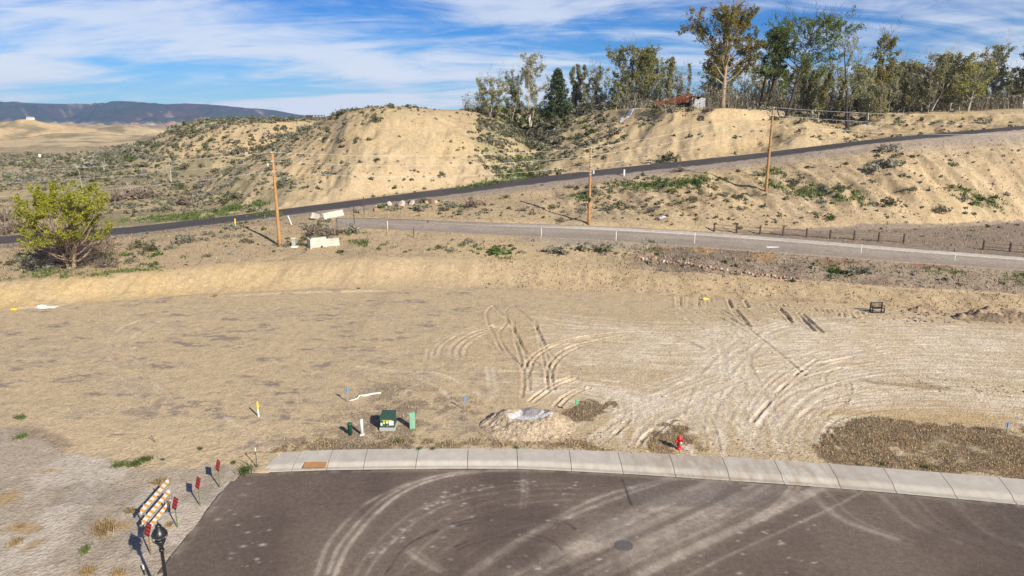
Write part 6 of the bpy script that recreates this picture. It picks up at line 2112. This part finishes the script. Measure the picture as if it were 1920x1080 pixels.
# named brush: bigger or standing alone
for (x, y, wpx, kind, lb) in [(1046, 236, 46, 'd', 'large dark olive bush at the head of the gully'), (1105, 208, 40, 'd', 'round olive bush on the terrace edge right of the conifer'), (1130, 203, 34, 's', 'grey olive bush on the terrace edge under the broad tree'),
                              (1175, 203, 30, 's', 'low sagebrush at the left of the rusty roof'), (1228, 207, 26, 'd', 'dark bush in front of the low end of the rusty roof'), (1262, 208, 30, 's', 'grey bush in front of the middle of the rusty roof'), (1292, 208, 24, 'd', 'dark bush between the rusty roof and the grey shed'), (1330, 208, 24, 'b', 'brown brush right of the grey shed'), (1046, 472, 34, 's', 'lone round olive sagebrush between bank and gravel road'), (1243, 303, 42, 'd', 'olive bush on the far side of the upper road under the cliff'),
                              (590, 440, 40, 'b', 'brown twiggy brush behind the white block wall, left part'), (625, 441, 44, 'b', 'brown twiggy brush behind the white block wall, right part'), (655, 436, 36, 's', 'grey sagebrush at the gravel road mouth'),
                              (850, 390, 34, 's', 'olive sagebrush right of the roadside boulders'), (885, 388, 36, 'b', 'reddish brown brush right of the roadside boulders'), (792, 393, 30, 's', 'yellow olive sagebrush in front of the roadside boulders'),
                              (437, 430, 34, 's', 'sagebrush around the yellow marker post'), (355, 455, 40, 's', 'grey olive bush on the verge below the upper road'), (296, 478, 24, 'g', 'bright green bush on the verge left of the first pole'),
                              (345, 384, 44, 'b', 'pink grey bare bush in the wash by the upper road'), (440, 375, 36, 'd', 'dark bush at the left foot of the round hill'), (265, 372, 60, 'b', 'wide brown bare thicket in the wash'), (215, 378, 50, 'b', 'brown bare bush behind the willow'),
                              (22, 438, 64, 'b', 'grey bare bush at the left edge by the upper road'), (5, 415, 50, 'b', 'pale bare bush at the left edge behind the upper road'), (385, 345, 36, 'b', 'grey bare bush at the foot of the far left hill'), (70, 500, 34, 'b', 'low grey bush left of the willow trunk'),
                              (200, 500, 40, 'b', 'low brown brush right of the willow trunk'), (1275, 322, 22, 'b', 'small brown bush below the upper road near the third pole'), (1660, 283, 34, 's', 'olive bush on the cut slope under the upper road'), (1675, 312, 40, 's', 'grey olive bush lower on the cut slope'),
                              (1640, 320, 30, 's', 'small dark bush left on the cut slope'), (1760, 395, 26, 'd', 'dark bush at the foot of the cut slope'), (1755, 398, 22, 'b', 'brown brush hanging over a hollow at the foot of the slope'), (645, 212, 20, 'd', 'small dark bush on the crest of the round hill')]:
    Xb, Yb, zb2 = G(x, y)
    s = wpx * math.hypot(Yb, CAM_H - zb2) / FPX
    src = {'d': SAGE[2], 's': SAGE[0], 'b': BRUSH[int(x) % 3], 'g': SAGE_G[0]}[kind]
    o = link('bush' if kind != 'b' else 'brush', src, None, (Xb, Yb, zb2 - 0.06), NR.uniform(0, 6))
    o.scale = (s, s * 0.85, s * (0.75 if kind != 'b' else 0.45))
    tag(o, lb, 'bush')

# weeds and dry grass
X, Y, ii_, jj_ = sample(greenm * area * (YY < 130), 11000, NR)
V1, F1 = blades(np.stack([X, Y, ground(X, Y) - 0.02], axis=1), np.interp(Y, [25, 60, 110], [0.14, 0.26, 0.42]), np.interp(Y, [25, 60, 110], [0.03, 0.09, 0.16]), NR, 1.0)
tag(link('green_weeds', np_mesh('green_weeds', V1, F1, S_green)), 'low fresh green weeds on verges and slopes', 'weeds', kind='stuff')
wt = lotw * deadm * (0.35 + 0.65 * (NF > 0.0)) + 0.35 * wd * (NF + 0.4 * NM > 0.1) + 0.012 * lotw * (PXX < 1000)
wt = wt * (YY > back_y(XX) + 0.15) * ((XX > STREET_X0) | (YY > 31))
X, Y, ii_, jj_ = sample(wt * area, 26000, NR)
V1, F1 = blades(np.stack([X, Y, ground(X, Y) - 0.01], axis=1), 0.12, 0.032, NR, 1.45)
tag(link('dead_weeds', np_mesh('dead_weeds', V1, F1, S_deadw)), 'flattened dead weeds and straw in patches over the lot', 'weeds', kind='stuff')
wt = tr * (YY < LK[3][0]) * 0.5 * (PXX > 1150) + tr * 0.12 + bk * 0.22 * (PXX > 900) + (hl & (PD > 0) & (PD < 25)) * 0.03
wt = wt * ~((YY > P5 - 1.0) & (YY < P6 + 1.0)) * ~((YY > LK[2][0] - 0.2) & (YY < LK[3][0] + 0.3) & (PXX > 620)) * VIS
X, Y, ii_, jj_ = sample(wt * area, 30000, NR)
V1, F1 = blades(np.stack([X, Y, ground(X, Y) - 0.02], axis=1), 0.24, 0.10, NR, 1.3)
tag(link('dry_grass', np_mesh('dry_grass', V1, F1, S_deadw)), 'thin dry grass on the verges and the bank', 'grass', kind='stuff')
# single tufts near the street end
TUFT = []
for k, m_ in enumerate((S_straw, S_green)):
    rs = np.random.RandomState(700 + k)
    B = np.stack([rs.normal(size=170) * 0.16, rs.normal(size=170) * 0.12, np.zeros(170)], axis=1)
    V1, F1 = blades(B, 0.26, 0.028, rs, 1.2)
    TUFT.append(np_mesh('grass_tuft', V1, F1, m_))
for (x, y, wpx, k, lb) in [(197, 996, 52, 0, 'large straw coloured grass tuft left of the barricade'), (160, 1033, 26, 1, 'green weed tuft on the gravel left of the lamp'), (246, 960, 26, 0, 'straw tuft behind the left end of the barricade'), (300, 905, 30, 0, 'straw tuft behind the right end of the barricade'),
                           (318, 985, 18, 0, 'small straw tuft between barricade and asphalt'), (30, 1018, 30, 0, 'straw tuft by the left edge near the bottom'), (38, 988, 18, 0, 'small straw tuft left on the gravel'), (165, 1074, 34, 0, 'straw tuft at the bottom edge left of the lamp'), (222, 1076, 30, 0, 'straw tuft at the bottom edge beside the lamp shadow'),
                           (252, 872, 30, 1, 'green weed tuft at the lot edge above the barricade'), (276, 862, 26, 1, 'green weed tuft, right one at the lot edge above the barricade'), (222, 874, 24, 1, 'green weed tuft, left one at the lot edge above the barricade'), (305, 862, 10, 1, 'tiny green weed above the barricade'),
                           (40, 820, 26, 1, 'green weed tuft at the left edge of the lot'), (37, 784, 24, 1, 'green weed tuft further up the left edge'), (460, 884, 34, 1, 'green weeds at the foot of the stakes by the sidewalk end'), (438, 868, 14, 1, 'small green weed beyond the farthest red marker'), (375, 842, 14, 1, 'small green weed in the bare front of the lot'),
                           (745, 829, 16, 1, 'small green weed in front of the green cabinet'), (786, 842, 14, 1, 'small green weed against the sidewalk, left one'), (812, 842, 14, 1, 'small green weed against the sidewalk, right one'), (968, 840, 14, 1, 'small green weed against the sidewalk in front of the mound'),
                           (1652, 870, 16, 1, 'green weed at the sidewalk edge in the large dead weed patch'), (1735, 877, 22, 1, 'larger green weed at the sidewalk edge in the large dead weed patch'), (672, 541, 8, 1, 'single green weed at the far bank foot'), (402, 556, 14, 0, 'single dry tuft at the left bank foot')]:
    Xb, Yb, zb2 = G(x, y)
    s = wpx * math.hypot(Yb, CAM_H - zb2) / FPX / 0.75
    o = link('grass_tuft', TUFT[k], None, (Xb, Yb, zb2 - 0.01), NR.uniform(0, 6))
    o.scale = (s, s, min(s, 1.3) * 0.9)
    tag(o, lb, 'grass tuft')

# ------------------------------------------------------------------ air
hz = MB(); hz.box((0, 2950, 90), (20000, 6700, 420))
M_haze = bpy.data.materials.new('haze'); M_haze.use_nodes = True
hn = M_haze.node_tree.nodes; hn.clear()
ho = hn.new('ShaderNodeOutputMaterial'); hv = hn.new('ShaderNodeVolumePrincipled')
hv.inputs['Color'].default_value = (0.40, 0.60, 1.0, 1)
hv.inputs['Density'].default_value = 0.000085
hv.inputs['Anisotropy'].default_value = 0.0
M_haze.node_tree.links.new(hv.outputs[0], ho.inputs['Volume'])
tag(hz.build('haze', M_haze), kind='stuff')
